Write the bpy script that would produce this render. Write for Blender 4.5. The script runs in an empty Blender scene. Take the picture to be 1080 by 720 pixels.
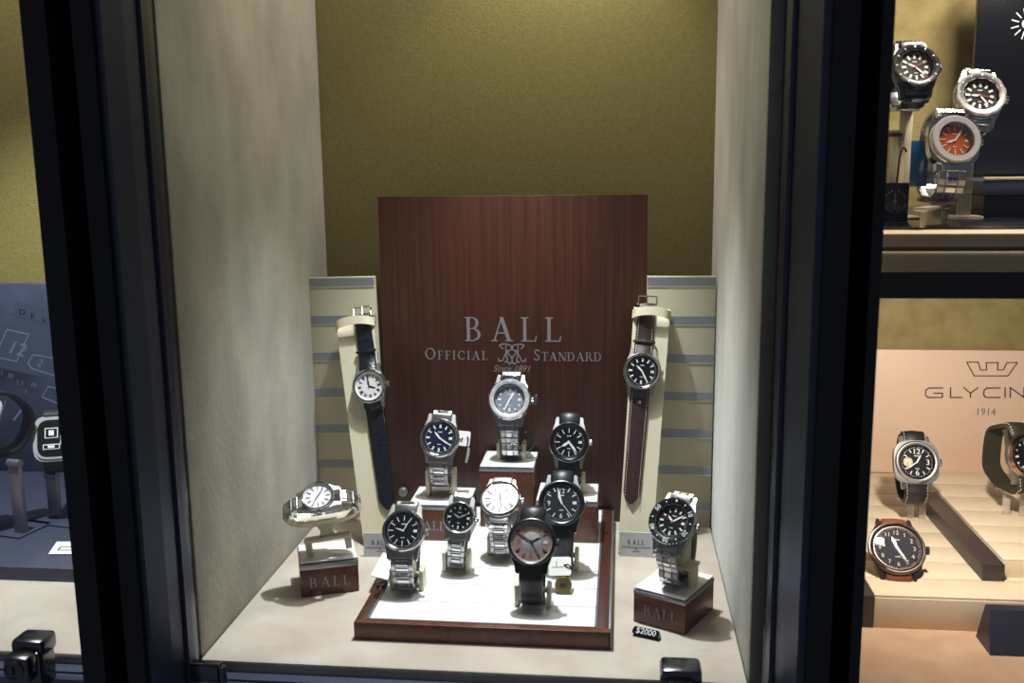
import bpy, bmesh, math, random
from mathutils import Vector, Matrix
random.seed(7)
D2R = math.radians
scene = bpy.context.scene
COL = scene.collection

# ------------------------------------------------------------------ camera
FPX, CAMH = 1050.0, 0.42
PITCH, YAW, ROLL = D2R(10.2), D2R(6.4), D2R(-0.7)
_fh = Vector((-math.sin(YAW), math.cos(YAW), 0)); _rt = Vector((math.cos(YAW), math.sin(YAW), 0)); _up = Vector((0, 0, 1))
FW = _fh * math.cos(PITCH) - _up * math.sin(PITCH)
_u = _up * math.cos(PITCH) + _fh * math.sin(PITCH)
RT = _rt * math.cos(ROLL) + _u * math.sin(ROLL)
UP = _u * math.cos(ROLL) - _rt * math.sin(ROLL)
CP = Vector((0, 0, CAMH))
cam = bpy.data.cameras.new('camera'); cam.lens = FPX / 1080 * 36; cam.sensor_width = 36
cam.clip_start = 0.02; cam.clip_end = 20
cam.dof.use_dof = True; cam.dof.focus_distance = 1.0; cam.dof.aperture_fstop = 9.0
camo = bpy.data.objects.new('camera', cam); COL.objects.link(camo)
m = Matrix((RT, UP, -FW)).transposed().to_4x4(); m.translation = CP
camo.matrix_world = m
scene.camera = camo

def ray(x, y): return FW * FPX + RT * (x - 540) + UP * (360 - y)
def atY(x, y, Y):
    d = ray(x, y); return CP + d * (Y / d.y)
def atZ(x, y, z=0.0):
    d = ray(x, y); return CP + d * ((z - CAMH) / d.z)
def atX(x, y, X):
    d = ray(x, y); return CP + d * (X / d.x)

# ------------------------------------------------------------------ view, world, lights
vs = scene.view_settings
scene.display_settings.display_device = 'sRGB'
vs.view_transform = 'Standard'; vs.look = 'None'; vs.gamma = 1.0; vs.exposure = 0.0
vs.use_curve_mapping = False
scene.cycles.use_denoising = True
scene.cycles.caustics_reflective = False; scene.cycles.caustics_refractive = False
scene.cycles.max_bounces = 8; scene.cycles.transparent_max_bounces = 16
scene.cycles.sample_clamp_indirect = 4.0
w = bpy.data.worlds.new('world'); scene.world = w; w.use_nodes = True
w.node_tree.nodes['Background'].inputs[0].default_value = (0.38, 0.41, 0.52, 1)
w.node_tree.nodes['Background'].inputs[1].default_value = 0.17

def spot(name, loc, target, power, col, cone, radius, blend=0.4):
    l = bpy.data.lights.new(name, 'SPOT'); l.energy = power; l.color = col
    l.spot_size = D2R(cone); l.spot_blend = blend; l.shadow_soft_size = radius
    o = bpy.data.objects.new(name, l); COL.objects.link(o); o.location = loc
    o.rotation_euler = (Vector(target) - Vector(loc)).to_track_quat('-Z', 'Y').to_euler()
    return o
def area(name, loc, target, power, col, sx, sy):
    l = bpy.data.lights.new(name, 'AREA'); l.energy = power; l.color = col
    l.shape = 'RECTANGLE'; l.size = sx; l.size_y = sy
    o = bpy.data.objects.new(name, l); COL.objects.link(o); o.location = loc
    o.rotation_euler = (Vector(target) - Vector(loc)).to_track_quat('-Z', 'Y').to_euler()
    return o
COOL = (0.90, 0.95, 1.0); WARM = (1.0, 0.80, 0.58); NEUT = (1.0, 0.93, 0.8)
spot('downlight_centre', (-0.135, 0.985, 0.80), (-0.12, 0.935, 0.0), 34, (0.90, 0.95, 1.0), 60, 0.011, 0.8)
spot('fill_front', (-0.12, 0.86, 0.80), (-0.12, 0.97, 0.0), 3.5, (0.95, 0.96, 1.0), 62, 0.05, 0.8)  # soft fill lamp added to lift the board and watch faces
area('fill_centre', (-0.13, 0.93, 0.815), (-0.13, 0.95, 0.0), 1.2, NEUT, 0.30, 0.03)  # broad fill added overhead for softer shade and steel highlights
area('strip_back', (-0.13, 1.155, 0.80), (-0.13, 1.158, 0.0), 0.7, NEUT, 0.42, 0.02)
spot('downlight_back', (-0.05, 1.11, 0.76), (-0.08, 1.19, 0.42), 2.4, NEUT, 95, 0.02, 0.5)
area('strip_right', (0.268, 0.832, 0.300), (0.37, 1.22, 0.06), 1.75, (1.0, 0.87, 0.76), 0.016, 0.020)
area('strip_right_shelf', (0.40, 0.93, 0.80), (0.34, 0.97, 0.36), 5.0, (1.0, 0.86, 0.72), 0.2, 0.03)
spot('downlight_left', (-0.66, 0.90, 0.80), (-0.68, 0.98, 0.0), 36.0, (0.92, 0.96, 1.0), 88, 0.012, 0.6)
area('strip_left', (-0.70, 1.05, 0.80), (-0.75, 1.2, 0.3), 1.2, NEUT, 0.4, 0.03)

# ------------------------------------------------------------------ materials
def lin(c):
    return tuple(((v / 255) / 12.92 if v / 255 <= 0.04045 else ((v / 255 + 0.055) / 1.055) ** 2.4) for v in c) + (1.0,)
def mat(name, rgb, rough=0.5, metal=0.0, coat=0.0, sheen=0.0, spec=0.5):
    m = bpy.data.materials.new(name); m.use_nodes = True
    b = m.node_tree.nodes['Principled BSDF']
    b.inputs['Base Color'].default_value = lin(rgb)
    b.inputs['Roughness'].default_value = rough; b.inputs['Metallic'].default_value = metal
    b.inputs['Coat Weight'].default_value = coat; b.inputs['Coat Roughness'].default_value = 0.05
    b.inputs['Sheen Weight'].default_value = sheen
    b.inputs['Specular IOR Level'].default_value = spec
    return m
def noise_col(m, c1, c2, scale, stretch=(1, 1, 1), detail=4.0, bump=0.0, bscale=None, lo=0.35, hi=0.65, rough=0.5):
    nt = m.node_tree; b = nt.nodes['Principled BSDF']
    tc = nt.nodes.new('ShaderNodeTexCoord'); mp = nt.nodes.new('ShaderNodeMapping'); mp.inputs['Scale'].default_value = stretch
    n = nt.nodes.new('ShaderNodeTexNoise'); n.inputs['Scale'].default_value = scale; n.inputs['Detail'].default_value = detail
    n.inputs['Roughness'].default_value = rough
    r = nt.nodes.new('ShaderNodeValToRGB')
    r.color_ramp.elements[0].color = lin(c1); r.color_ramp.elements[1].color = lin(c2)
    r.color_ramp.elements[0].position = lo; r.color_ramp.elements[1].position = hi
    L = nt.links.new
    L(tc.outputs['Object'], mp.inputs[0]); L(mp.outputs[0], n.inputs['Vector']); L(n.outputs['Fac'], r.inputs[0]); L(r.outputs[0], b.inputs['Base Color'])
    if bump:
        n2 = nt.nodes.new('ShaderNodeTexNoise'); n2.inputs['Scale'].default_value = bscale or scale; n2.inputs['Detail'].default_value = 3
        bp = nt.nodes.new('ShaderNodeBump'); bp.inputs['Strength'].default_value = bump; bp.inputs['Distance'].default_value = 0.001
        L(mp.outputs[0], n2.inputs['Vector']); L(n2.outputs['Fac'], bp.inputs['Height']); L(bp.outputs[0], b.inputs['Normal'])
    return m
M = {}
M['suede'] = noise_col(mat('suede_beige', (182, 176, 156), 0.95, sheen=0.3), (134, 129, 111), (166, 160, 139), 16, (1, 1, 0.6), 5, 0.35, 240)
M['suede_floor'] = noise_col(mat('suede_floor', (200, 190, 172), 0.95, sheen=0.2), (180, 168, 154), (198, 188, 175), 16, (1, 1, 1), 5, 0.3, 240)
M['olive'] = noise_col(mat('olive_fabric', (134, 122, 62), 0.45), (118, 108, 60), (128, 118, 68), 200, (1, 1, 1), 3, 0.5, 420)
M['olive_r'] = noise_col(mat('olive_fabric_pale', (150, 138, 86), 0.7), (142, 128, 78), (160, 146, 96), 40, (1, 1, 1), 3, 0.7, 200)
M['peach_cloth'] = noise_col(mat('peach_cloth', (205, 170, 140), 0.9), (200, 164, 134), (212, 178, 148), 30, (1, 1, 1), 3, 0.3, 300)
M['wood'] = noise_col(mat('red_brown_wood', (92, 46, 28), 0.38), (48, 22, 11), (80, 41, 22), 55, (6, 6, 0.12), 6, 0.0, None, 0.3, 0.72, 0.6)
M['wood_h'] = noise_col(mat('red_brown_wood_lengthwise', (104, 54, 38), 0.35), (80, 42, 27), (108, 62, 41), 40, (6, 0.4, 6), 6, 0.0, None, 0.3, 0.72)
M['cream'] = mat('cream_lacquer', (226, 220, 200), 0.35)
M['ivory'] = mat('ivory_plastic', (222, 214, 188), 0.32)
M['cream_panel'] = mat('cream_panel', (206, 200, 174), 0.4)
M['white_top'] = mat('white_lacquer', (240, 241, 242), 0.25)
M['silver'] = mat('satin_silver', (150, 152, 158), 0.4, 0.85)
M['silver_ink'] = mat('silver_lettering', (150, 146, 150), 0.45, 0.3)
M['stripe'] = mat('grey_stripe', (152, 155, 166), 0.4, 0.1)
M['steel'] = mat('polished_steel', (214, 214, 216), 0.12, 1.0)
M['silver_light'] = mat('pale_silver_bezel', (206, 206, 212), 0.35, 0.55)
M['brushed'] = mat('brushed_steel', (186, 186, 186), 0.3, 1.0)
M['gunmetal'] = mat('dark_gunmetal', (84, 86, 92), 0.28, 1.0)
M['blacksteel'] = mat('black_coated_steel', (34, 34, 38), 0.3, 0.6)
M['rose'] = mat('rose_gold', (206, 150, 120), 0.2, 1.0)
M['bronze_case'] = mat('brown_plated_case', (116, 96, 88), 0.3, 1.0)
M['dial_black'] = mat('black_dial', (14, 15, 20), 0.3)
M['dial_blue'] = mat('blue_dial', (32, 42, 70), 0.25, 0.2)
M['dial_white'] = mat('white_dial', (240, 240, 240), 0.35)
M['dial_grey'] = mat('slate_grey_dial', (150, 156, 170), 0.28, 0.3)
M['dial_dark'] = mat('charcoal_dial', (36, 38, 46), 0.6, 0.0, spec=0.2)
M['dial_rose'] = mat('silver_rose_dial', (178, 158, 152), 0.35, 0.2)
M['dial_centre'] = mat('silver_dial_centre', (204, 198, 196), 0.35, 0.1)
M['dial_orange'] = mat('orange_dial', (196, 92, 36), 0.3)
M['dial_cream'] = mat('cream_subdial', (220, 214, 180), 0.4)
M['lume'] = mat('lume_white', (238, 240, 238), 0.4)
M['ink'] = mat('black_print', (20, 20, 24), 0.5)
M['red'] = mat('red_hand', (190, 50, 30), 0.4)
M['rose_ink'] = mat('rose_print', (196, 110, 84), 0.35, 0.4)
M['navy_leather'] = noise_col(mat('navy_alligator_leather', (22, 23, 34), 0.3), (14, 14, 20), (26, 28, 42), 300, (1, 1, 1), 2, 0.6, 300)
M['brown_leather'] = noise_col(mat('dark_brown_leather', (52, 32, 32), 0.45), (46, 28, 28), (60, 38, 38), 200, (1, 1, 1), 2, 0.4, 700)
M['tan_leather'] = mat('tan_leather', (118, 64, 40), 0.5)
M['black_leather'] = mat('black_leather', (34, 32, 30), 0.45)
M['green_strap'] = mat('olive_green_strap', (48, 46, 27), 0.6)
M['rubber'] = mat('black_rubber', (22, 23, 28), 0.42)
M['stitch'] = mat('pale_stitching', (214, 206, 190), 0.7)
M['frame'] = mat('black_painted_metal', (33, 34, 41), 0.5)
M['frame_recess'] = mat('matte_black_recess', (6, 6, 9), 0.8, spec=0.2)
M['frame_metal'] = mat('dark_anodised_metal', (84, 88, 104), 0.34, 0.8)
M['rail'] = mat('blue_grey_metal_rail', (74, 82, 104), 0.4, 0.5)
M['chrome_dark'] = mat('dark_chrome', (112, 112, 120), 0.22, 1.0)
M['chrome'] = mat('chrome', (200, 200, 205), 0.08, 1.0)
M['navy'] = mat('navy_lacquer', (54, 60, 80), 0.45)
M['black_gloss'] = mat('black_gloss', (14, 15, 22), 0.2)
M['navy_block'] = mat('navy_block', (40, 42, 58), 0.4)
M['umber'] = mat('dark_umber_lacquer', (66, 54, 52), 0.4)
M['slat'] = mat('cream_slat_lacquer', (232, 216, 188), 0.4)
M['peach'] = mat('peach_board', (238, 208, 184), 0.5)
M['paper'] = mat('white_paper_tag', (236, 236, 232), 0.6)
M['grey_ink'] = mat('grey_print', (120, 122, 130), 0.6)
M['card_grey'] = mat('pale_grey_card', (196, 200, 208), 0.45)
M['cord'] = mat('black_cord', (16, 16, 18), 0.7)
M['brass'] = mat('brass', (196, 170, 110), 0.3, 1.0)
M['blue_film'] = mat('blue_protective_film', (30, 96, 160), 0.2, coat=0.5)
M['teal'] = mat('teal_plastic', (24, 96, 100), 0.35)
M['shelf_edge'] = mat('ivory_shelf', (206, 188, 158), 0.4)
M['gold_trim'] = mat('gold_trim', (160, 140, 70), 0.35, 0.6)
# the printed photograph on the poster: blue grey cloudy print
M['poster'] = noise_col(mat('navy_printed_poster', (44, 50, 72), 0.5), (34, 40, 58), (66, 74, 96), 9, (1, 1, 1), 3)
M['poster_ink'] = mat('pale_blue_print', (104, 112, 134), 0.5)
M['poster_plate'] = mat('blue_grey_print', (62, 70, 90), 0.5)
def glass_mat(name, tint=(1, 1, 1, 1), refl=1.0, rough=0.0):
    m = bpy.data.materials.new(name); m.use_nodes = True; nt = m.node_tree; nt.nodes.clear()
    o = nt.nodes.new('ShaderNodeOutputMaterial'); mix = nt.nodes.new('ShaderNodeMixShader')
    t = nt.nodes.new('ShaderNodeBsdfTransparent'); g = nt.nodes.new('ShaderNodeBsdfGlossy'); lw = nt.nodes.new('ShaderNodeLayerWeight'); lw.inputs[0].default_value = 0.5
    pw = nt.nodes.new('ShaderNodeMath'); pw.operation = 'POWER'; pw.inputs[1].default_value = 5.0
    f = nt.nodes.new('ShaderNodeMath'); f.operation = 'MULTIPLY_ADD'; f.inputs[1].default_value = 0.96; f.inputs[2].default_value = 0.04
    mu = nt.nodes.new('ShaderNodeMath'); mu.operation = 'MULTIPLY'; mu.inputs[1].default_value = refl
    t.inputs[0].default_value = tint; g.inputs['Roughness'].default_value = rough
    L = nt.links.new
    L(lw.outputs['Facing'], pw.inputs[0]); L(pw.outputs[0], f.inputs[0])
    L(f.outputs[0], mu.inputs[0]); L(mu.outputs[0], mix.inputs[0]); L(t.outputs[0], mix.inputs[1]); L(g.outputs[0], mix.inputs[2]); L(mix.outputs[0], o.inputs[0])
    return m
M['glass'] = glass_mat('window_glass', (0.97, 0.98, 0.97, 1))
M['crystal'] = glass_mat('watch_crystal', (0.98, 0.98, 0.98, 1), 1.0)
M['acrylic'] = glass_mat('clear_acrylic', (0.93, 0.91, 0.88, 1), 2.0, 0.05)
_nt = M['acrylic'].node_tree; _o = [n for n in _nt.nodes if n.type == 'OUTPUT_MATERIAL'][0]; _src = _o.inputs[0].links[0].from_socket
_mx = _nt.nodes.new('ShaderNodeMixShader'); _mx.inputs[0].default_value = 0.3; _d = _nt.nodes.new('ShaderNodeBsdfDiffuse'); _d.inputs[0].default_value = (0.75, 0.70, 0.62, 1)
_nt.links.new(_src, _mx.inputs[1]); _nt.links.new(_d.outputs[0], _mx.inputs[2]); _nt.links.new(_mx.outputs[0], _o.inputs[0])

# ------------------------------------------------------------------ mesh builder
class MB:
    def __init__(s): s.v = []; s.f = []; s.m = []; s.mats = []
    def mi(s, m):
        if m not in s.mats: s.mats.append(m)
        return s.mats.index(m)
    def add(s, vs_, fs, m, X=None):
        k = len(s.v); i = s.mi(m)
        for p in vs_:
            p = Vector(p); s.v.append(X @ p if X is not None else p)
        for f in fs: s.f.append([k + a for a in f]); s.m.append(i)
    def box(s, c, d, m, X=None, ch=0.0):
        x, y, z = d[0] / 2, d[1] / 2, d[2] / 2; c = Vector(c)
        if ch <= 0:
            vs_ = [c + Vector((a * x, b * y, e * z)) for e in (-1, 1) for b in (-1, 1) for a in (-1, 1)]
            s.add(vs_, [(0, 2, 3, 1), (4, 5, 7, 6), (0, 1, 5, 4), (2, 6, 7, 3), (0, 4, 6, 2), (1, 3, 7, 5)], m, X)
        else:
            bm = bmesh.new(); bmesh.ops.create_cube(bm, size=1.0)
            for v in bm.verts: v.co = c + Vector((v.co.x * 2 * x, v.co.y * 2 * y, v.co.z * 2 * z))
            bmesh.ops.bevel(bm, geom=bm.edges[:], offset=ch, segments=2, profile=0.5, affect='EDGES')
            bm.verts.ensure_lookup_table()
            s.add([v.co.copy() for v in bm.verts], [[v.index for v in f.verts] for f in bm.faces], m, X); bm.free()
    def prism(s, poly, z0, z1, m, X=None):
        n = len(poly); s.k = getattr(s, 'k', 0) + 1; z1 += (s.k % 97) * 1.5e-6
        a = sum(poly[i][0] * poly[(i + 1) % n][1] - poly[(i + 1) % n][0] * poly[i][1] for i in range(n))
        if a < 0: poly = poly[::-1]
        vs_ = [(p[0], p[1], z0) for p in poly] + [(p[0], p[1], z1) for p in poly]
        fs = [tuple(range(n))[::-1], tuple(range(n, 2 * n))] + [(i, (i + 1) % n, n + (i + 1) % n, n + i) for i in range(n)]
        s.add(vs_, fs, m, X)
    def lathe(s, prof, m, X=None, n=48, rmod=None):
        # profile (r, z) around local z
        vs_ = []; fs = []; k = len(prof)
        for j in range(n):
            a = 2 * math.pi * j / n; g = rmod(a) if rmod else 0.0
            for (r, z) in prof:
                q = r + (g if r > 1e-6 else 0); vs_.append((q * math.cos(a), q * math.sin(a), z))
        for j in range(n):
            for i in range(k - 1):
                a, b = j * k + i, ((j + 1) % n) * k + i
                fs.append((a, b, b + 1, a + 1))
        s.add(vs_, fs, m, X)
    def tube(s, pts, r, m, X=None, n=8):
        pts = [Vector(p) for p in pts]; vs_ = []; fs = []
        prev = None
        for i, p in enumerate(pts):
            t = (pts[min(i + 1, len(pts) - 1)] - pts[max(i - 1, 0)]).normalized()
            if prev is None: a = t.orthogonal().normalized()
            else: a = (prev - t * prev.dot(t)).normalized()
            prev = a; b = t.cross(a)
            rr = r[i] if isinstance(r, (list, tuple)) else r
            for j in range(n):
                q = 2 * math.pi * j / n; vs_.append(p + a * rr * math.cos(q) + b * rr * math.sin(q))
        for i in range(len(pts) - 1):
            for j in range(n):
                fs.append((i * n + j, i * n + (j + 1) % n, (i + 1) * n + (j + 1) % n, (i + 1) * n + j))
        fs.append(tuple(range(n))[::-1]); fs.append(tuple(range((len(pts) - 1) * n, len(pts) * n)))
        s.add(vs_, fs, m, X)
    def text(s, body, size, m, X=None, ext=0.0002, align='CENTER', sx=1.0, shear=0.0, space=1.0):
        cu = bpy.data.curves.new('t', 'FONT'); cu.body = body; cu.size = size; cu.extrude = ext; cu.align_x = align
        cu.shear = shear; cu.space_character = space; cu.resolution_u = 3
        ob = bpy.data.objects.new('t', cu); COL.objects.link(ob)
        dg = bpy.context.evaluated_depsgraph_get()
        me = bpy.data.meshes.new_from_object(ob.evaluated_get(dg))
        s.add([(v.co.x * sx, v.co.y, v.co.z) for v in me.vertices], [tuple(p.vertices) for p in me.polygons], m, X)
        bpy.data.objects.remove(ob); bpy.data.curves.remove(cu); bpy.data.meshes.remove(me)
    def build(s, name, parent=None, smooth=35):
        me = bpy.data.meshes.new(name); me.from_pydata([tuple(v) for v in s.v], [], s.f)
        for m in s.mats: me.materials.append(m)
        me.polygons.foreach_set('material_index', s.m)
        if smooth:
            me.polygons.foreach_set('use_smooth', [True] * len(me.polygons)); me.update()
            me.set_sharp_from_angle(angle=D2R(smooth))
        me.update()
        o = bpy.data.objects.new(name, me); COL.objects.link(o)
        if parent is not None: o.parent = parent
        return o
def tag(o, label, cat, group=None):
    o['label'] = label; o['category'] = cat
    if group: o['group'] = group
    return o
def thing(name, label, cat, loc=(0, 0, 0), rz=0.0, group=None, rot=None):
    o = bpy.data.objects.new(name, None); COL.objects.link(o); o.empty_display_size = 0.01
    o.location = loc; o.rotation_euler = rot if rot else (0, 0, rz)
    return tag(o, label, cat, group)
def struct(o):
    o['kind'] = 'structure'; return o
def Tr(x, y, z): return Matrix.Translation((x, y, z))
def frame3(o, x, y, z):
    m = Matrix((Vector(x), Vector(y), Vector(z))).transposed().to_4x4(); m.translation = Vector(o); return m
FACE = Matrix.Rotation(D2R(90), 4, 'X')     # xy drawing plane -> upright, facing -Y

# ------------------------------------------------------------------ serif lettering drawn from strokes
TK, TN, SF = 0.13, 0.055, 0.045
def G(ch):
    r = lambda a, b, c, d: ('p', [(a, b), (c, b), (c, d), (a, d)])
    l = lambda x0, y0, x1, y1, w: ('p', [(x0 - w / 2, y0), (x0 + w / 2, y0), (x1 + w / 2, y1), (x1 - w / 2, y1)])
    stem = lambda x: [r(x, 0, x + TK, 1), r(x - .09, 0, x + TK + .09, SF), r(x - .09, 1 - SF, x + TK + .09, 1)]
    if ch == 'B': return .80, stem(.1) + [r(.2, 1 - SF, .4, 1), r(.2, .5, .42, .5 + SF), r(.2, 0, .42, SF), ('a', .39, .75, .2, .23, -90, 90), ('a', .41, .272, .26, .25, -90, 90)]
    if ch == 'R': return .86, stem(.1) + [r(.2, 1 - SF, .4, 1), r(.2, .47, .4, .47 + SF), ('a', .39, .735, .23, .245, -90, 90), l(.76, 0, .42, .49, .15), r(.62, 0, .90, SF)]
    if ch == 'D': return .92, stem(.1) + [r(.2, 1 - SF, .4, 1), r(.2, 0, .4, SF), ('a', .38, .5, .42, .48, -90, 90)]
    if ch == 'A': return .94, [l(.14, .0, .45, 1, .06), l(.76, 0, .44, 1, .15), r(.25, .32, .62, .32 + SF), r(0, 0, .28, SF), r(.6, 0, .92, SF)]
    if ch == 'L': return .70, stem(.1) + [r(.1, 0, .62, SF), ('p', [(.56, 0), (.62, 0), (.66, .24), (.62, .24)])]
    if ch == 'F': return .64, stem(.1) + [r(.1, 1 - SF, .56, 1), r(.52, .78, .56, 1), r(.2, .5, .46, .5 + SF), r(.43, .42, .46, .63)]
    if ch == 'I': return .36, stem(.1)
    if ch == 'T': return .80, [r(.335, 0, .335 + TK, 1), r(.22, 0, .58, SF), r(.02, 1 - SF, .78, 1), r(.02, .76, .06, 1), r(.74, .76, .78, 1)]
    if ch == 'N': return .92, [r(.1, 0, .15, 1), r(.76, 0, .81, 1), l(.74, 0, .16, 1, .15), r(0, 0, .26, SF), r(.66, 1 - SF, .92, 1), r(.0, 1 - SF, .2, 1)]
    if ch == 'O': return .98, [('a', .48, .5, .43, .49, 0, 360)]
    if ch == 'C': return .86, [('a', .48, .5, .43, .49, 48, 312), r(.75, .62, .79, .93), r(.75, .08, .79, .3)]
    if ch == 'S': return .62, [('s', .31, .745, .2, .235, 25, 270), ('s', .31, .27, .23, .25, -155, 90), r(.49, .74, .53, .98), r(.06, .02, .1, .28)]
    return .5, []
def serif(mb, word, x, y, h, m, X, width=None, small=0.76, gap=0.10, ext=0.0004, caps=False):
    """word laid along local x from x to x+width, baseline y, cap height h"""
    hs = [h if (i == 0 or not caps) else h * small for i in range(len(word))]
    nat = sum(G(c)[0] * k for c, k in zip(word, hs)); n = len(word)
    sp = gap * h if width is None else (width - nat) / max(1, n - 1)
    for c, k in zip(word, hs):
        adv, prims = G(c)
        for p in prims:
            if p[0] == 'p':
                mb.prism([(x + a * k, y + b * k) for a, b in p[1]], 0, ext, m, X)
            else:
                _, cx, cy, rx, ry, a0, a1 = p; N = 14 if a1 - a0 < 300 else 26
                outer = []; inner = []
                for i in range(N + 1):
                    a = D2R(a0 + (a1 - a0) * i / N); ca, sa = math.cos(a), math.sin(a)
                    wd = (TN + (TK - TN) * abs(ca)) if p[0] == 'a' else (TN + (TK - TN) * .6 * abs(sa) + .02)
                    outer.append((x + (cx + rx * ca) * k, y + (cy + ry * sa) * k))
                    inner.append((x + (cx + (rx - wd) * ca) * k, y + (cy + (ry - min(wd, TN * 1.6)) * sa) * k))
                for i in range(N): mb.prism([outer[i], outer[i + 1], inner[i + 1], inner[i]], 0, ext, m, X)
        x += adv * k + sp
    return x
def stroke(mb, pts, wd, m, X, ext=0.0004, closed=False):
    if closed: pts = pts + [pts[0]]
    for a, b in zip(pts[:-1], pts[1:]):
        d = Vector((b[0] - a[0], b[1] - a[1])); 
        if d.length < 1e-9: continue
        d.normalize(); n = Vector((-d.y, d.x)) * wd / 2; e = d * wd * .3
        mb.prism([(a[0] - e.x + n.x, a[1] - e.y + n.y), (a[0] - e.x - n.x, a[1] - e.y - n.y), (b[0] + e.x - n.x, b[1] + e.y - n.y), (b[0] + e.x + n.x, b[1] + e.y + n.y)], 0, ext, m, X)
def smooth2(pts, n=8):
    out = []
    P = [pts[0]] + list(pts) + [pts[-1]]
    for i in range(1, len(P) - 2):
        p0, p1, p2, p3 = (Vector(q) for q in P[i - 1:i + 3])
        for k in range(n):
            t = k / n
            out.append(0.5 * ((2 * p1) + (-p0 + p2) * t + (2 * p0 - 5 * p1 + 4 * p2 - p3) * t * t + (-p0 + 3 * p1 - 3 * p2 + p3) * t ** 3))
    out.append(Vector(pts[-1])); return out

# ================================================================== SETTING
XL, XR, YB, YF = -0.362, 0.105, 1.195, 0.757
CEIL = 0.83
def sbox(name, lo, hi, m, ch=0.0):
    b = MB(); lo = Vector(lo); hi = Vector(hi); b.box((lo + hi) / 2, hi - lo, m, None, ch); return struct(b.build(name))
sbox('floor', (XL + .0002, YF + .008, -.016), (XR - .0002, YB, 0), M['suede_floor'], .004)
sbox('wall_back', (XL - .03, YB, 0), (XR + .03, YB + .02, CEIL), M['olive'])
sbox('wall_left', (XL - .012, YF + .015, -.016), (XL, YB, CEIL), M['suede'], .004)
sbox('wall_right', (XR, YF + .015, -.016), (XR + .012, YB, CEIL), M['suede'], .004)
sbox('ceiling', (-1.1, .66, CEIL), (.9, 1.32, CEIL + .02), M['frame'])
# neighbouring niches
sbox('floor_left', (-1.05, .765, -.016), (XL - .03, 1.26, 0), M['suede_floor'], .004)
sbox('wall_back_left', (-1.05, 1.24, 0), (XL - .02, 1.26, CEIL), M['olive'])
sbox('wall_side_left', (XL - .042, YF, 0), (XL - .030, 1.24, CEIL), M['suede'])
sbox('floor_right', (XR + .03, .765, -.016), (.8, 1.28, 0), M['peach_cloth'], .004)
sbox('wall_back_right', (XR + .02, 1.26, 0), (.8, 1.28, CEIL), M['olive_r'])
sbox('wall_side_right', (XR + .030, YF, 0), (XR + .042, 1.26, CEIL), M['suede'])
# mullion posts between the niches, extruded from their plan outlines
def post(name, outline, m):
    b = MB(); b.prism(outline, -.12, CEIL, m); return struct(b.build(name, smooth=0))
post('trim_1', [(-.430, .70), (-.411, .70), (-.411, .738), (-.392, .738), (-.392, .70), (-.377, .70), (-.377, .752), (-.430, .752)], M['frame'])
post('trim_2', [(-.377, .704), (-.3715, .704), (-.364, .722), (-.360, .737), (-.357, .737), (-.3560, .745), (-.3560, .752), (-.377, .752)], M['frame_metal'])
post('trim_3', [(.137, .70), (.154, .70), (.154, .738), (.168, .738), (.168, .70), (.1755, .70), (.1755, .752), (.137, .752)], M['frame'])
post('trim_4', [(.137, .704), (.131, .704), (.124, .722), (.119, .737), (.116, .737), (.1145, .745), (.1145, .752), (.137, .752)], M['frame_metal'])
b = MB(); b.box((-.411 + .0095, .7395, .35), (.0188, .003, .94), M['frame_recess']); b.box((.161, .7395, .35), (.0138, .003, .94), M['frame_recess']); struct(b.build('trim_5'))
# bottom rail under the doors, and the glass
def rail(name, x0, x1):
    b = MB(); b.prism([(.730, -.03), (.742, -.012), (.752, -.012), (.752, -.010), (.768, -.010), (.768, -.09), (.700, -.09), (.700, -.034)], x0, x1, M['rail'], Matrix(((0, 0, 1, 0), (1, 0, 0, 0), (0, 1, 0, 0), (0, 0, 0, 1))))
    return struct(b.build(name, smooth=0))
rail('trim_6', -1.05, -.430); rail('trim_7', -.3535, .1135); rail('trim_8', .1755, .8)
def pane(name, x0, x1):
    b = MB(); b.box(((x0 + x1) / 2, .7465, (CEIL - .012) / 2), (x1 - x0, .004, CEIL + .012), M['glass']); return struct(b.build(name, smooth=0))
pane('window_1', -1.05, -.430); middle_pane = pane('window_2', -.3535, .1135); pane('window_3', .1755, .8)

# ================================================================== CENTRE NICHE: BOARD, PANELS, TRAY
def text_at(b, body, px0, px1, pyb, pyt, Y, m):
    a = atY(px0, pyb, Y); c = atY(px1, pyb, Y); h = (atY((px0 + px1) / 2, pyt, Y) - atY((px0 + px1) / 2, pyb, Y)).z
    return a.x, a.z, c.x - a.x, h
BY = 1.128                                                       # front face of the wooden board
board = thing('display_board', 'tall red-brown wooden board with silver lettering standing behind the tray', 'display board', (-.126, BY + .007, 0))
inv = Tr(.126, -BY - .007, 0)
b = MB(); b.box((-.126, BY + .007, .1915), (.307, .014, .383), M['wood'], inv, .0008); b.build('board_panel', board)
PL = inv @ Tr(0, BY, 0) @ FACE                                   # drawing plane on the board's face
def word_on_board(name, word, px0, px1, pyb, pyt, caps=False):
    b = MB(); x, z, wd, h = text_at(b, word, px0, px1, pyb, pyt, BY, None)
    serif(b, word, x, z, h, M['silver_ink'], PL, wd, caps=caps); return b.build(name, board, 0)
word_on_board('brand_lettering', 'BALL', 490, 593, 359.5, 334)
word_on_board('tagline_lettering', 'OFFICIAL', 448, 515, 378.8, 366.5, True)
word_on_board('tagline_lettering', 'STANDARD', 562.5, 635, 380.3, 368, True)
b = MB(); x, z, wd, h = text_at(b, '', 521, 558, 391.5, 384.5, BY, None)
b.text('Since 1891', h * 1.36, M['silver_ink'], PL @ Tr(x + wd / 2, z, 0), .0003, 'CENTER', .93, .35); b.build('date_lettering', board, 0)
b = MB(); c = atY(540, 373.5, BY); q = .0118                     # two interlaced script letters, mirrored
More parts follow.
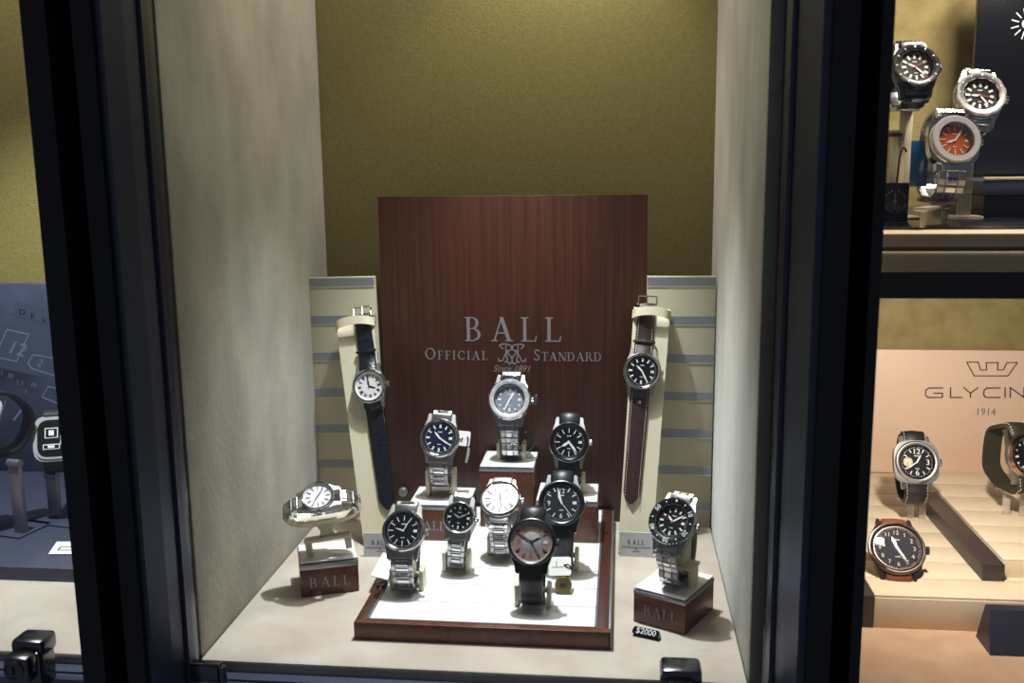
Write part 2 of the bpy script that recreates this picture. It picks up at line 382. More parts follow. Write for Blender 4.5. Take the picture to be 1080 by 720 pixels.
R1 = smooth2([(.95, .55), (1.25, .9), (.75, 1.02), (.1, .85), (.12, .45), (.55, .3), (.35, .05), (.05, -.35), (-.05, -.8), (-.3, -.95), (-.45, -.75)], 6)
R2 = smooth2([(.62, .88), (.62, .1), (.5, -.6), (.75, -.8)], 5)
R3 = smooth2([(.4, .28), (.75, -.1), (1.0, -.62), (1.35, -.68), (1.4, -.45)], 5)
for sgn in (-1, 1):
    for P_ in (R1, R2, R3):
        stroke(b, [(c.x + sgn * p.x * q * .95, c.z + p.y * q) for p in P_], .0013, M['silver_ink'], PL)
b.build('monogram_emblem', board, 0)
b = MB(); c = atY(425.5, 518, BY); X = inv @ Tr(c.x, BY, c.z) @ FACE
b.lathe([(1e-5, .0045), (.0045, .0045), (.0056, .0036), (.0058, 0)], M['silver'], X, 28); b.build('screw_cap', board)

# striped back panels beside the board
def striped(x0, x1, z1, tilt, label):
    Y = 1.118; cx = (x0 + x1) / 2; W_ = x1 - x0
    t = thing('striped_panel', label, 'display panel', (cx, Y, 0), 0, 'striped panels beside the wooden board', rot=(0, tilt, 0))
    b = MB(); b.box((0, .005, z1 / 2), (W_, .008, z1), M['cream_panel'], None, .0006); b.build('panel', t)
    z = z1 - .001; b = MB()
    while z > .02:
        b.box((0, .0008, z - .005), (W_ - .0006, .0008, .0098), M['stripe']); b.box((0, .0006, z - .0103), (W_ - .0006, .0008, .0007), M['cream'])
        z -= .0437
    b.build('stripe', t)
    return t
striped(-.3605, -.2785, .2915, D2R(-1.2), 'cream panel with grey stripes against the left wall')
striped(.0275, .1035, .2925, 0, 'cream panel with grey stripes against the right wall')

# tray
TZ, TY0, TY1, TX0, TX1 = .016, .812, 1.124, -.237, -.0075
tray = thing('display_tray', 'low wood-edged tray with white plank top carrying eight watches', 'tray', (-.122, .97, 0)); ti = Tr(.122, -.97, 0)
b = MB(); b.box((-.1222, .968, .005), (TX1 - TX0 - .002, TY1 - TY0 - .002, .010), M['wood_h'], ti); b.build('base', tray)
rw = .016
b = MB()
b.box(((TX0 + TX1) / 2, TY0 + .004, TZ / 2 + .0004), (TX1 - TX0, .008, TZ), M['wood_h'], ti, .0006); b.build('front_border', tray)
for nx, name in ((TX0 + .005, 'side_border'), (TX1 - .0075, 'side_border')):
    b = MB(); b.box((nx, (TY0 + TY1) / 2 + .004, TZ / 2 + .0004), (.010, TY1 - TY0 - .008, TZ), M['wood'], ti @ Tr(0, 0, 0), .0006); b.build(name, tray)
b = MB(); b.box((TX1 - .0012, (TY0 + TY1) / 2, TZ / 2 + .0002), (.0024, TY1 - TY0, TZ - .0008), M['silver'], ti, .0004)
b.box((TX1 - .0134, (TY0 + TY1) / 2 + .004, TZ / 2 + .0006), (.0018, TY1 - TY0 - .008, TZ), M['silver'], ti)
b.box((TX0 + .0110, (TY0 + TY1) / 2 + .004, TZ / 2 + .0006), (.0018, TY1 - TY0 - .008, TZ), M['silver'], ti)
b.box(((TX0 + TX1) / 2 - .0012, TY0 + .0088, TZ / 2 + .0006), (TX1 - TX0 - .0244, .0016, TZ), M['silver'], ti); b.build('metal_trim', tray)
y = TY0 + .0096; hs = (TX1 - .0143) - (TX0 + .0119); k = 0
while y < TY1 - .01:
    y2 = min(y + .0405, TY1); b = MB()
    b.box(((TX0 + TX1) / 2 - .0012, (y + y2) / 2, .0125), (hs - .0002, y2 - y - .0007, .0070), M['white_top'], ti, .0005); b.build('plank', tray); y = y2

# wooden blocks with white tops
def block(name, label, loc, rz, wx, dy, h, lettering, group, size=.010, cap=.006):
    t = thing(name, label, 'display block', loc, rz, group)
    b = MB(); b.box((0, dy / 2, (h - cap) / 2), (wx, dy, h - cap), M['wood_h'], None, .0006); b.build('body', t)
    b = MB(); b.box((0, dy / 2, h - cap / 2 - .0012), (wx + .0006, dy + .0006, cap - .0024), M['silver'], None, .0005); b.build('metal_band', t)
    b = MB()
    for s in (0, 1): b.box((0, dy * (.25 + .5 * s), h - .0006), (wx - .0010, dy / 2 - .0008, .0012), M['white_top'], None, .0003)
    b.build('top_plate', t)
    if lettering:
        b = MB(); x0, z0, wl = lettering
        serif(b, 'BALL', x0, z0, size, M['silver_ink'], FACE, wl); b.build('lettering', t, 0)
    return t
GB = 'wooden display blocks'
block('display_block', 'low wooden block with white top at the left back of the tray', (-.196, 1.012, TZ), 0, .066, .060, .041, (-.026, .012, .034), GB)
block('display_block', 'taller wooden block at the middle back of the tray under a steel diver watch', (-.1265, 1.058, TZ), 0, .061, .060, .071, None, GB)
block('display_block', 'low wooden block with white top at the right back of the tray', (-.0575, 1.018, TZ), 0, .066, .060, .047, None, GB)
LBZ = .036
qa, qb = atZ(318, 630, 0), atZ(379, 623, 0)
lrz = math.atan2(qb.y - qa.y, qb.x - qa.x)
block('display_block', 'wooden lettered block on the suede floor by the left wall', ((qa.x + qb.x) / 2, (qa.y + qb.y) / 2, 0), lrz, (qb - qa).length, .050, LBZ, (-.0200, .0085, .040), GB, .0105, .0085)
qa, qb = atZ(668, 655, 0), atZ(722, 670, 0)
rrz = math.atan2(qb.y - qa.y, qb.x - qa.x)
RBZ = .034
RB = ((qa.x + qb.x) / 2, (qa.y + qb.y) / 2, 0)
block('display_block', 'wooden lettered block set at an angle on the suede floor by the right wall', RB, rrz, (qb - qa).length, .064, RBZ, (-.0155, .0095, .034), GB, .0098, .006)

# ================================================================== WATCH BUILDER
def catmull(pts, n=10): return smooth2(pts, n)
def resample(P, step):
    out = [P[0]]; acc = 0; L = [0]
    for a, c in zip(P[:-1], P[1:]): L.append(L[-1] + (c - a).length)
    N = max(2, round(L[-1] / step)); res = []
    i = 0
    for k in range(N + 1):
        s = L[-1] * k / N
        while i < len(L) - 2 and L[i + 1] < s: i += 1
        t = (s - L[i]) / max(1e-9, L[i + 1] - L[i]); res.append(P[i].lerp(P[i + 1], t))
    return res, L[-1]
def link_frame(p, t, up=False):      # x across, y along the path, z outward from the loop
    o = Vector((-t.y, t.x)) if up else Vector((t.y, -t.x))
    return frame3((0, p.x, p.y), (1 if up else -1, 0, 0), (0, t.x, t.y), (0, o.x, o.y))
def pill(b, cx, wx, ly, th, m, X, ins=.0006):
    x0, x1 = cx - wx / 2, cx + wx / 2; y = ly / 2; i = min(ins, wx * .3, ly * .3)
    vs_ = [(x0, -y, -th), (x1, -y, -th), (x1, y, -th), (x0, y, -th), (x0, -y, -i), (x1, -y, -i), (x1, y, -i), (x0, y, -i),
           (x0 + i, -y + i, 0), (x1 - i, -y + i, 0), (x1 - i, y - i, 0), (x0 + i, y - i, 0)]
    b.add(vs_, [(3, 2, 1, 0), (0, 1, 5, 4), (1, 2, 6, 5), (2, 3, 7, 6), (3, 0, 4, 7), (4, 5, 9, 8), (5, 6, 10, 9), (6, 7, 11, 10), (7, 4, 8, 11), (8, 9, 10, 11)], m, X)
def steel_run(b, P, w0, w1, th, style, pitch, m1, m2, up):
    """rows of links along the path P (list of 2D points)"""
    R_, L = resample(P, pitch); n = len(R_) - 1
    for k in range(n):
        p = (R_[k] + R_[k + 1]) / 2; t = (R_[k + 1] - R_[k]).normalized(); ly = (R_[k + 1] - R_[k]).length
        wd = w0 + (w1 - w0) * (k / max(1, n - 1)); X = link_frame(p, t, up)
        if style == 'three':
            side = wd * .29
            for s in (-1, 1): pill(b, s * (wd - side) / 2, side - .0003, ly - .0005, th, m1, X)
            pill(b, 0, wd - 2 * side - .0002, ly * .96, th + .0004, m2, X @ Tr(0, 0, .0003), .0009)
        elif style == 'wide':
            side = wd * .2
            for s in (-1, 1): pill(b, s * (wd - side) / 2, side - .0002, ly - .0004, th, m1, X)
            pill(b, 0, wd - 2 * side - .0002, ly * .56, th, m2, X @ Tr(0, ly * .2, .0002), .0007)
            pill(b, 0, wd - 2 * side - .0002, ly * .34, th, m1, X @ Tr(0, -ly * .3, .0001), .0006)
        elif style == 'five':
            for q in range(5): pill(b, (q - 2) * wd / 5, wd / 5 - .0002, ly - .0004, th, m2 if q % 2 else m1, X @ Tr(0, (ly * .25 if q % 2 else 0), 0), .0006)
        else:
            pill(b, 0, wd, ly - .0004, th, m1, X, .0008)
def strap_run(b, P, w0, w1, th, m, up, tip=False, pad=.0):
    R_, L = resample(P, .0025); n = len(R_) - 1; vs_ = []; fs = []; K = 6
    for k, p in enumerate(R_):
        t = (R_[min(k + 1, n)] - R_[max(k - 1, 0)]).normalized(); X = link_frame(p, t, up)
        s = k / n; wd = w0 + (w1 - w0) * min(1, s * 1.3)
        if tip:
            rest = L * (1 - s)
            if rest < wd * .75: wd = max(.001, wd * math.sin(max(.05, rest / (wd * .75)) * math.pi / 2) ** .7)
        h = th + pad * max(0, 1 - s * 3)
        for q in ((-.5, -th * .9), (-.5, -th * .3), (-.42, h * .15), (0, h * .32), (.42, h * .15), (.5, -th * .3), (.5, -th * .9)):
            vs_.append(X @ Vector((q[0] * wd, 0, q[1])))
    K = 7
    for k in range(n):
        for j in range(K): fs.append((k * K + j, k * K + (j + 1) % K, (k + 1) * K + (j + 1) % K, (k + 1) * K + j))
    fs.append(tuple(range(K))[::-1]); fs.append(tuple(n * K + j for j in range(K)))
    b.add(vs_, fs, m)
    return R_
def stitch_run(b, P, w0, w1, th, m, up):
    R_, L = resample(P, .0032); n = len(R_) - 1
    for k in range(1, n):
        t = (R_[k + 1] - R_[k - 1]).normalized(); X = link_frame(R_[k], t, up); wd = w0 + (w1 - w0) * min(1, 1.3 * k / n)
        for s in (-1, 1): b.box((s * (wd / 2 - .0018), 0, th * .28), (.0005, .0019, .0006), m, X)

def hand_shape(kind, L, wd):
    if kind == 'sword': return [(-wd * .35, -L * .12), (wd * .35, -L * .12), (wd / 2, L * .6), (0, L), (-wd / 2, L * .6)]
    if kind == 'leaf': return [(-wd * .2, -L * .1), (wd * .2, -L * .1), (wd / 2, L * .35), (0, L), (-wd / 2, L * .35)]
    return [(-wd / 2, -L * .15), (wd / 2, -L * .15), (wd / 2 * .8, L), (-wd / 2 * .8, L)]

def watch(label, group, root_mat, MHs, R, o, lower, upper, name='wristwatch'):
    """root_mat: world matrix of the watch's base; MHs: head frame inside it (x=3 o'clock, y=12 o'clock, z=out of the dial);
    lower/upper: band paths from the 6 and the 12 o'clock lugs in the head's (y,z) plane"""
    t = bpy.data.objects.new(name, None); COL.objects.link(t); t.empty_display_size = .01; t.matrix_world = root_mat
    tag(t, label, 'watch', group)
    cm, bz, dl = o.get('case', M['brushed']), o.get('bezel', M['steel']), o.get('dial', M['dial_black'])
    rb = R * o.get('rb', .82); lw = R * o.get('lugw', .98); Tk = o.get('thick', .0095)
    def fin(b, n, sm=35):
        b.v = [MHs @ v for v in b.v]; return b.build(n, t, sm)
    # case with four horns
    b = MB()
    if o.get('cushion'):
        N = 40; pr = []
        for j in range(N):
            a = 2 * math.pi * j / N; ca, sa = math.cos(a), math.sin(a)
            q = R * 1.02 / (abs(ca) ** 3.2 + abs(sa) ** 3.2) ** (1 / 3.2); pr.append((q * ca, q * sa))
        b.prism(pr, -Tk, -.0026, cm); b.prism([(x * .96, y * .96) for x, y in pr], -.0026, -.0019, cm)
        b.lathe([(rb * .96, -.0019), (rb * .99, -.0007), (R * .96, -.0010), (R * .99, -.0019)], cm)
    else:
        b.lathe([(1e-5, -Tk), (R * .84, -Tk), (R * .97, -Tk * .78), (R, -Tk * .6), (R, -.0022), (R * .97, -.0010), (R * .8, -.0008)], cm)
    for sy in (-1, 1):
        for sx in (-1, 1):
            X = Matrix(((1, 0, 0, 0), (0, 1, 0, 0), (0, -sy * .30, 1, R * .30 * .55), (0, 0, 0, 1)))
            l2 = lw / 2; pl = [(R * .86, R * .40), (R * .80, R * .66), (l2 + .0042, R * .93), (l2 + .0034, R + .0046), (l2 + .0022, R + .0056), (l2 + .0002, R + .0054), (l2 - .0004, R * .60), (R * .5, R * .40)]
            b.prism([(sx * x, sy * y) for x, y in pl], -.0085, -.0022, cm, X)
    if o['band']['k'] == 'steel' and not o.get('slim'):
        for sy in (-1, 1): b.box((0, sy * (R * .80 + .0035), -.0052), (lw - .0006, R * .36 + .0040, .0050), cm, None, .0012)
    fin(b, 'case')
    # bezel
    b = MB(); bt = o.get('bezel_h', .0014); ro = R * o.get('ro', .965)
    if o.get('teeth'):
        nt = o['teeth']; dep = o.get('tooth', .0006)
        b.lathe([(ro, -.0012), (ro, bt * .7), (ro - .0008, bt), (rb + .0002, bt * .92), (rb, -.0010)], bz, None, nt * 6, lambda a: -dep if math.cos(a * nt) > .3 else 0)
    else:
        b.lathe([(ro, -.0012), (ro, bt * .25), (ro * .965, bt * .85), (rb + .0008, bt), (rb, bt * .7), (rb * .99, -.0012)], bz, None, 64)
    fin(b, 'bezel')
    if o.get('insert'):
        b = MB(); r0, r1 = rb + .0007, ro - .0014
        b.lathe([(r1, bt + .00002), (r1 - .0003, bt + .00025), (r0 + .0003, bt + .0002), (r0, bt)], o['insert'], None, 64); ins = fin(b, 'bezel_insert')
        b = MB(); rm = (r0 + r1) / 2
        for k in range(12):
            a = D2R(-30 * k); X = Matrix.Rotation(a, 4, 'Z') @ Tr(0, rm, bt + .0003)
            if k == 0: b.prism([(-.0012, .0011), (.0012, .0011), (0, -.0013)], 0, .0001, M['lume'], X)
            elif k % 2 == 0 and o.get('numbers'): b.text(str(5 * k), .0060, M['lume'], X @ Tr(0, -.0021, 0), .00005)
            else: b.box((0, 0, .00005), (.0007, .0020, .0001), M['lume'], X)
        b.v = [MHs @ v for v in b.v]; b.build('bezel_marks', t, 0)
    # dial with the sloped ring around it
    b = MB(); b.lathe([(1e-5, -.0016), (rb * .9, -.0016), (rb * .90, -.0015)], dl, None, 64); fin(b, 'dial')
    if o.get('centre'): b = MB(); b.lathe([(1e-5, .00008), (rb * .46, .00008), (rb * .47, 0)], o['centre'], Tr(0, 0, -.0016), 48); fin(b, 'dial_centre')
    b = MB(); b.lathe([(rb * .895, -.00155), (rb * .9, -.0013), (rb * .995, .0000), (rb * .995, -.0014)], o.get('ring', dl), None, 64); fin(b, 'chapter_ring')
    # hour markers
    b = MB(); st = o.get('marks', 'stick'); mm = o.get('markm', M['lume']); zz = -.0016
    for k in range(12):
        a = D2R(-30 * k); X = Matrix.Rotation(a, 4, 'Z')
        if k == 3 and o.get('date', 1) and st != 'roman':
            b.box((rb * .66, 0, zz + .0002), (rb * .2, rb * .15, .0003), o.get('datem', M['lume'])); 
            if st != 'arabic': continue
        if st == 'stick': b.box((0, rb * .72, zz + .0003), (rb * (.085 if k % 3 else .11), rb * .24, .0006), mm, X)
        elif st == 'thin': b.box((0, rb * .70, zz + .0003), (rb * .045, rb * .30, .0005), mm, X)
        elif st == 'dot': 
            if k % 3: b.lathe([(1e-5, .0004), (rb * .06, .0004), (rb * .065, 0)], mm, X @ Tr(0, rb * .74, zz), 14)
            else: b.box((0, rb * .70, zz + .0003), (rb * .12, rb * .24, .0006), mm, X)
        elif st == 'block': b.box((0, rb * .68, zz + .0003), (rb * .13, rb * .26, .0006), mm, X)
        elif st == 'roman':
            n = (4, 1, 2, 3, 3, 2, 3, 4, 4, 3, 2, 3)[k]
            for q in range(n): b.box(((q - (n - 1) / 2) * rb * .055, rb * .70, zz + .0002), (rb * .028, rb * .22, .0003), mm, X)
        elif st == 'arabic':
            body = str(k or 12)
            if k % 3 == 0 and not (k == 3 and o.get('date', 1)): 
                if k == 9 and o.get('subdial'): continue
                b.text(body, rb * o.get('num', .44), mm, Matrix.Rotation(a, 4, 'Z') @ Tr(0, rb * .62, zz) @ Matrix.Rotation(-a, 4, 'Z') @ Tr(0, -rb * .15, 0), .0001)
            elif k % 3: b.box((0, rb * .72, zz + .0003), (rb * .05, rb * .22, .0005), mm, X)
        elif st == 'allnum':
            b.text(str(k or 12), rb * .25, mm, Matrix.Rotation(a, 4, 'Z') @ Tr(0, rb * .68, zz) @ Matrix.Rotation(-a, 4, 'Z') @ Tr(0, -rb * .09, 0), .0001)
    for k in range(60):
        if k % 5 and not o.get('clean'): b.box((0, rb * .86, zz + .0001), (rb * .014, rb * .05, .0002), mm, Matrix.Rotation(D2R(-6 * k), 4, 'Z'))
    if not o.get('clean'):
        b.box((0, rb * .36, zz + .0001), (rb * .26, rb * .045, .0002), mm); b.box((0, -rb * .38, zz + .0001), (rb * .22, rb * .035, .0002), mm)
    fin(b, 'hour_markers', 0)
    if o.get('subdial'):
        b = MB(); b.lathe([(1e-5, .0003), (rb * .26, .0003), (rb * .27, 0)], M['dial_cream'], Tr(-rb * .5, 0, zz), 28)
        for k in range(12): b.box((0, rb * .2, .0004), (rb * .02, rb * .07, .0002), M['ink'], Tr(-rb * .5, 0, zz) @ Matrix.Rotation(D2R(30 * k), 4, 'Z'))
        b.box((0, rb * .06, .0005), (rb * .03, rb * .2, .0002), M['ink'], Tr(-rb * .5, 0, zz) @ Matrix.Rotation(D2R(160), 4, 'Z')); fin(b, 'subdial', 0)
    # hands
    hh, mh, sh = o.get('time', (305, 50, 200)); hm = o.get('hands', M['lume']); kd = o.get('hk', 'sword'); hw = o.get('hw', 1.0)
    for nm, ang, L, wd, z, mat_ in (('hour_hand', hh, .52, .13, .0003, hm), ('minute_hand', mh, .80, .11, .0006, hm), ('second_hand', sh, .84, .035, .0009, o.get('sec', hm))):
        if ang is None: continue
        b = MB(); b.prism([(x * rb, y * rb) for x, y in hand_shape(kd if nm != 'second_hand' else 'bar', L, wd * (hw if nm != 'second_hand' else 1))], 0, .0002, mat_, Tr(0, 0, zz + z) @ Matrix.Rotation(D2R(-ang), 4, 'Z'))
        if nm == 'second_hand' or (sh is None and nm == 'minute_hand'): b.lathe([(1e-5, .0004), (rb * .05, .0004), (rb * .05, 0)], mat_, Tr(0, 0, zz + z), 14)
        fin(b, nm, 0)
    # crystal
    b = MB(); dm = o.get('dome', .0006)
    b.lathe([(1e-5, bt * .55 + dm), (rb * .35, bt * .55 + dm * .88), (rb * .7, bt * .55 + dm * .52), (rb * .995, bt * .55)], M['crystal'], None, 48); fin(b, 'crystal', 80)
    # crown
    b = MB(); cr = o.get('crown_r', R * .15); cl = o.get('crown_l', .0034); X = frame3((R - .0004, 0, -Tk * .45), (0, 1, 0), (0, 0, 1), (1, 0, 0))
    b.lathe([(1e-5, 0), (cr * .6, 0), (cr * .62, .0008), (cr, .0010), (cr, cl * .9), (cr * .85, cl), (1e-5, cl + .0003)], o.get('crownm', cm), X, 20 * 3, lambda a: -.0003 if math.cos(a * 20) > 0 else 0); fin(b, 'crown')
    if o.get('guard'):
        b = MB(); b.prism([(R * .86, -.006), (R + .006, -.0045), (R + .0075, -.002), (R + .0075, .002), (R + .006, .0045), (R * .86, .006)], -Tk * .8, -Tk * .2, cm)
        b.box((R + .0058, 0, -Tk * .3), (.0022, .0105, .0075), bz, None, .0007); fin(b, 'crown_guard')
    # band
    bd = o['band']; w0, w1 = bd.get('w0', lw - .0006), bd.get('w1', lw * .82); th = bd.get('th', .0026)
    for path, nm, up in ((lower, 'lower', 0), (upper, 'upper', 1)):
        if not path: continue
        P = catmull([Vector(p) for p in path], 10)
        if bd['k'] == 'steel':
            b = MB(); steel_run(b, P, w0, w1, th, bd.get('style', 'three'), bd.get('pitch', .0062), bd.get('m1', M['brushed']), bd.get('m2', M['steel']), up); fin(b, 'bracelet')
        else:
            b = MB(); strap_run(b, P, w0, w1, th, bd['m'], up, bd.get('tip', 0) and not up, bd.get('pad', .0015)); so = fin(b, 'strap', 60)
            if bd.get('stitch'):
                b = MB(); stitch_run(b, P, w0, w1, th, bd['stitch'], up); b.v = [MHs @ v for v in b.v]; b.build('stitching', t, 0)
    if lower and upper and not bd.get('noclasp'):
        p, q = Vector(lower[-2]), Vector(lower[-1]); X = link_frame(q, (q - p).normalized())
        b = MB(); b.box((0, 0, .0004), (w1 + .0008, .020 if bd['k'] == 'steel' else .006, .0036), bd.get('claspm', M['brushed']), X, .0008); fin(b, 'clasp')
    return t

def loop_paths(R, e, Lb, D=.032, dB=None, lug=.0045, back=.0):
    n = Vector((math.cos(e), math.sin(e))); tt = Vector((-math.sin(e), math.cos(e)))
    p6 = -(R + lug) * tt - n * .0062; p12 = (R + lug) * tt - n * .0062
    if dB is None: dB = p6.x * .65
    zb = -Lb + .0042
    lo = [-(R * .9) * tt - n * .0048, p6, p6 - tt * .007 - n * .0008, Vector((dB + .001, (p6.y * .45 + zb * .55))), Vector((dB + .0005, zb + .0070)), Vector((dB - .0085, zb - .0004)), Vector(((dB - D) * .5 - .004, zb))]
    up = [(R * .9) * tt - n * .0048, p12, p12 + tt * .0055 - n * .0034, Vector(((p12.x - D) * .5 - .001, p12.y + .0005)), Vector((-D + .003, p12.y - .010)), Vector((-D, -Lb * .35)), Vector((-D + .004, zb + .012)), Vector(((dB - D) * .5 - .006, zb))]
    def cv(q): return (q.dot(tt), q.dot(n))
    return [cv(q) for q in lo], [cv(q) for q in up]
def head(e, z): return frame3((0, 0, z), (1, 0, 0), (0, math.sin(e), math.cos(e)), (0, -math.cos(e), math.sin(e)))

def stand(label, group, base, rz, h, wl=.033, D=.032, dfront=.004, m=None, Lb=.06):
    """ivory clip the watch is strapped round: two legs, a crossbar and an oval cuff"""
    m = m or M['ivory']
    t = thing('watch_stand', label, 'watch stand', base, rz, group)
    for s in (-1, 1):
        b = MB(); b.box((s * (wl / 2), D * .45, h / 2), (.0042, .015, h), m, None, .0007); b.build('leg', t)
    b = MB(); b.box((0, D * .55, h - .0075), (wl - .004, .005, .004), m, None, .0006); b.build('crossbar', t)
    b = MB(); pts = []
    cz = (h - .008 + Lb * .92) / 2; hz = (Lb * .92 - h + .008) / 2; N = 28; a_, c_ = D * .30, hz
    outer = [(-(D * .42) + a_ * math.cos(2 * math.pi * j / N), cz + c_ * math.sin(2 * math.pi * j / N)) for j in range(N)]
    b.prism(outer, -.0075, .0075, m, Matrix(((0, 0, 1, 0), (-1, 0, 0, 0), (0, 1, 0, 0), (0, 0, 0, 1)))); b.build('cuff', t)
    return t

GW = 'watches on the tray'; GS = 'ivory watch stands on the tray'
def tray_watch(label, slabel, px, py, Y, sup, e, R, o, rz=0, roll=0, D=.032, dB=None, legs=True, legh=.020, legw=None, group=GW, sgroup=GS, lift=0.0):
    c = atY(px, py, Y); Lb = c.z - sup - .0006 - lift; e = D2R(e)
    rm = Tr(c.x, c.y, sup + .0006 + lift) @ Matrix.Rotation(rz, 4, 'Z') @ Matrix.Rotation(D2R(roll), 4, 'Y')
    lo, up = loop_paths(R, e, Lb, D, dB)
    t = watch(label, group, rm, head(e, Lb), R, o, lo, up)
    if legs: stand(slabel, sgroup, (c.x, c.y, sup), rz, legh + lift, legw or (o['band'].get('w0', .021) + .0075), D, Lb=Lb + lift)
    return t
ST = dict(k='steel', style='three')
tray_watch('steel watch with black stick dial at the front left of the tray', 'ivory stand under the black stick-dial watch at the front left', 425, 559, .876, TZ, 34, .0208,
    dict(dial=M['dial_black'], marks='thin', markm=M['lume'], hands=M['lume'], hk='leaf', hw=.6, rb=.84, time=(286, 28, None), band=dict(k='steel', style='wide', pitch=.0068, w0=.0215, w1=.019, th=.003), lugw=1.06))
tray_watch('small steel watch with black dial, second from the left on the tray', 'ivory stand under the small black-dial watch', 478.5, 545, .924, TZ, 27, .0162,
    dict(dial=M['dial_black'], marks='dot', hands=M['silver_light'], hk='leaf', rb=.86, time=(300, 62, None), band=dict(k='steel', style='wide', pitch=.0062, w0=.0165, w1=.0148, th=.0028), lugw=1.1), roll=5, D=.030)
tray_watch('steel watch with plain white dial in the middle of the tray', 'ivory stand under the white-dial watch', 527.5, 525, .969, TZ, 50, .0212,
    dict(dial=M['dial_white'], marks='thin', markm=M['grey_ink'], hands=M['grey_ink'], hk='leaf', hw=.6, rb=.88, ring=M['dial_white'], clean=1, date=0, time=(352, 170, None), band=dict(k='steel', style='wide', pitch=.0068, w0=.0195, w1=.0175, th=.003), lugw=.98))
tray_watch('dark-cased watch with silver and rose dial on black rubber strap at the tray front', 'ivory stand under the silver and rose dial watch', 560.5, 571, .851, TZ, 28, .0222,
    dict(case=M['blacksteel'], bezel=M['gunmetal'], dial=M['dial_rose'], centre=M['dial_centre'], marks='arabic', markm=M['rose_ink'], hands=M['ink'], hw=.6, rb=.86, num=.42, time=(62, 300, 150), clean=1, band=dict(k='strap', m=M['rubber'], w0=.0225, w1=.021, th=.0042), lugw=1.0))
tray_watch('black steel watch with charcoal numeral dial on black strap, right of the white dial', 'ivory stand under the black watch with charcoal dial', 592, 529.5, .935, TZ, 30, .0230,
    dict(case=M['gunmetal'], bezel=M['gunmetal'], dial=M['dial_dark'], marks='arabic', hands=M['lume'], rb=.86, num=.34, time=(338, 344, 142), band=dict(k='strap', m=M['rubber'], w0=.0215, w1=.021, th=.004), lugw=1.0), D=.034)
tray_watch('steel watch with blue dial on the left back block', 'ivory stand under the blue-dial watch', 461.5, 461.5, 1.030, TZ + .041, 22, .0216,
    dict(dial=M['dial_blue'], marks='stick', hands=M['lume'], rb=.84, time=(318, 122, None), band=dict(k='steel', style='wide', pitch=.0068, w0=.0212, w1=.0185, th=.003), lugw=1.05), D=.034, roll=2, lift=.010)
tray_watch('bulky steel diver watch with silver grey dial on the tall middle block', 'ivory stand under the steel diver watch', 537.5, 421, 1.076, TZ + .071, 24, .0238,
    dict(case=M['steel'], bezel=M['steel'], dial=M['dial_grey'], marks='dot', hands=M['lume'], rb=.70, ro=1.0, teeth=12, tooth=.0008, bezel_h=.003, insert=M['silver_light'], guard=1, hk='bar', time=(28, 206, None), band=dict(k='steel', style='three', pitch=.0070, w0=.0215, w1=.0165, th=.0032), lugw=1.0), D=.032)
tray_watch('black-dial watch on black rubber strap on the right back block', 'ivory stand under the black rubber strap watch', 600, 466, 1.036, TZ + .047, 20, .0218,
    dict(case=M['brushed'], bezel=M['blacksteel'], dial=M['dial_black'], marks='thin', hands=M['lume'], rb=.84, hw=1.25, time=(238, 142, None), band=dict(k='strap', m=M['rubber'], w0=.0225, w1=.0215, th=.0042), lugw=1.04), D=.034)

# ---- diver on the right block
c = atY(709, 549.5, .868)
bc = Vector(RB) + Matrix.Rotation(rrz, 3, 'Z') @ Vector((0, .030, 0))
DZ = RBZ + .0006; Lb = c.z - DZ; e = D2R(36)
rm = Tr(c.x, c.y, DZ) @ Matrix.Rotation(rrz, 4, 'Z')
lo, up = loop_paths(.0218, e, Lb, .036)
watch('steel diver watch with black numbered bezel on the right wooden block', 'watches on lettered blocks', rm, head(e, Lb), .0218,
      dict(dial=M['dial_black'], marks='stick', insert=M['dial_black'], numbers=1, teeth=40, tooth=.0004, bezel_h=.0026, rb=.70, ro=1.03, sec=M['red'], time=(310, 50, 288), guard=0,
           band=dict(k='steel', style='three', pitch=.0062, w0=.0205, w1=.0180, th=.003), lugw=1.0), lo, up)
sd = stand('ivory stand under the black bezel diver watch on the right block', 'ivory stands on lettered blocks', (c.x, c.y, RBZ), rrz, .018, .0285, .036, Lb=Lb)
b = MB(); b.box((0, .0150, .020), (.034, .022, .003), M['ivory'], Matrix.Identity(4), .0008); b.build('rest_plate', sd)
X = Tr(c.x, c.y, 0) @ Matrix.Rotation(rrz, 4, 'Z')
b = MB(); b.box((.0, .0375, .052), (.013, .0012, .034), M['blue_film'], X, .0004)
fo = b.build('protective_film'); tag(fo, 'strip of blue protective film on the back of the black bezel diver bracelet', 'film')

# ---- lady's watch worn sideways on the left block
c = atY(344, 521.5, .900); bz = LBZ
e = D2R(50); Lb = c.z - bz
rm = Tr(c.x, c.y, bz) @ Matrix.Rotation(lrz * .6, 4, 'Z') @ Matrix.Rotation(D2R(-7), 4, 'Y')
hm_ = head(e, Lb) @ Matrix.Rotation(D2R(-90), 4, 'Z')
LR = .0162
lo = [(-(LR + .0045), -.0058), (-.028, -.0085), (-.0365, -.0165), (-.0385, -.0250), (-.0340, -.0350), (-.0200, -.0425), (-.002, -.0445)]
up = [(-y, n) for y, n in lo[:-1]] + [(.0, -.0445)]
watch("small steel watch with white dial lying sideways on the left wooden block", 'watches on lettered blocks', rm, hm_, LR,
      dict(dial=M['dial_white'], slim=1, case=M['silver'], marks='thin', markm=M['ink'], hands=M['ink'], hk='leaf', rb=.86, ring=M['dial_white'], date=0, clean=1, time=(128, 305, None), thick=.008, hw=.6,
           band=dict(k='steel', style='wide', pitch=.0068, w0=.0135, w1=.0130, th=.0026), lugw=.82), lo, up)
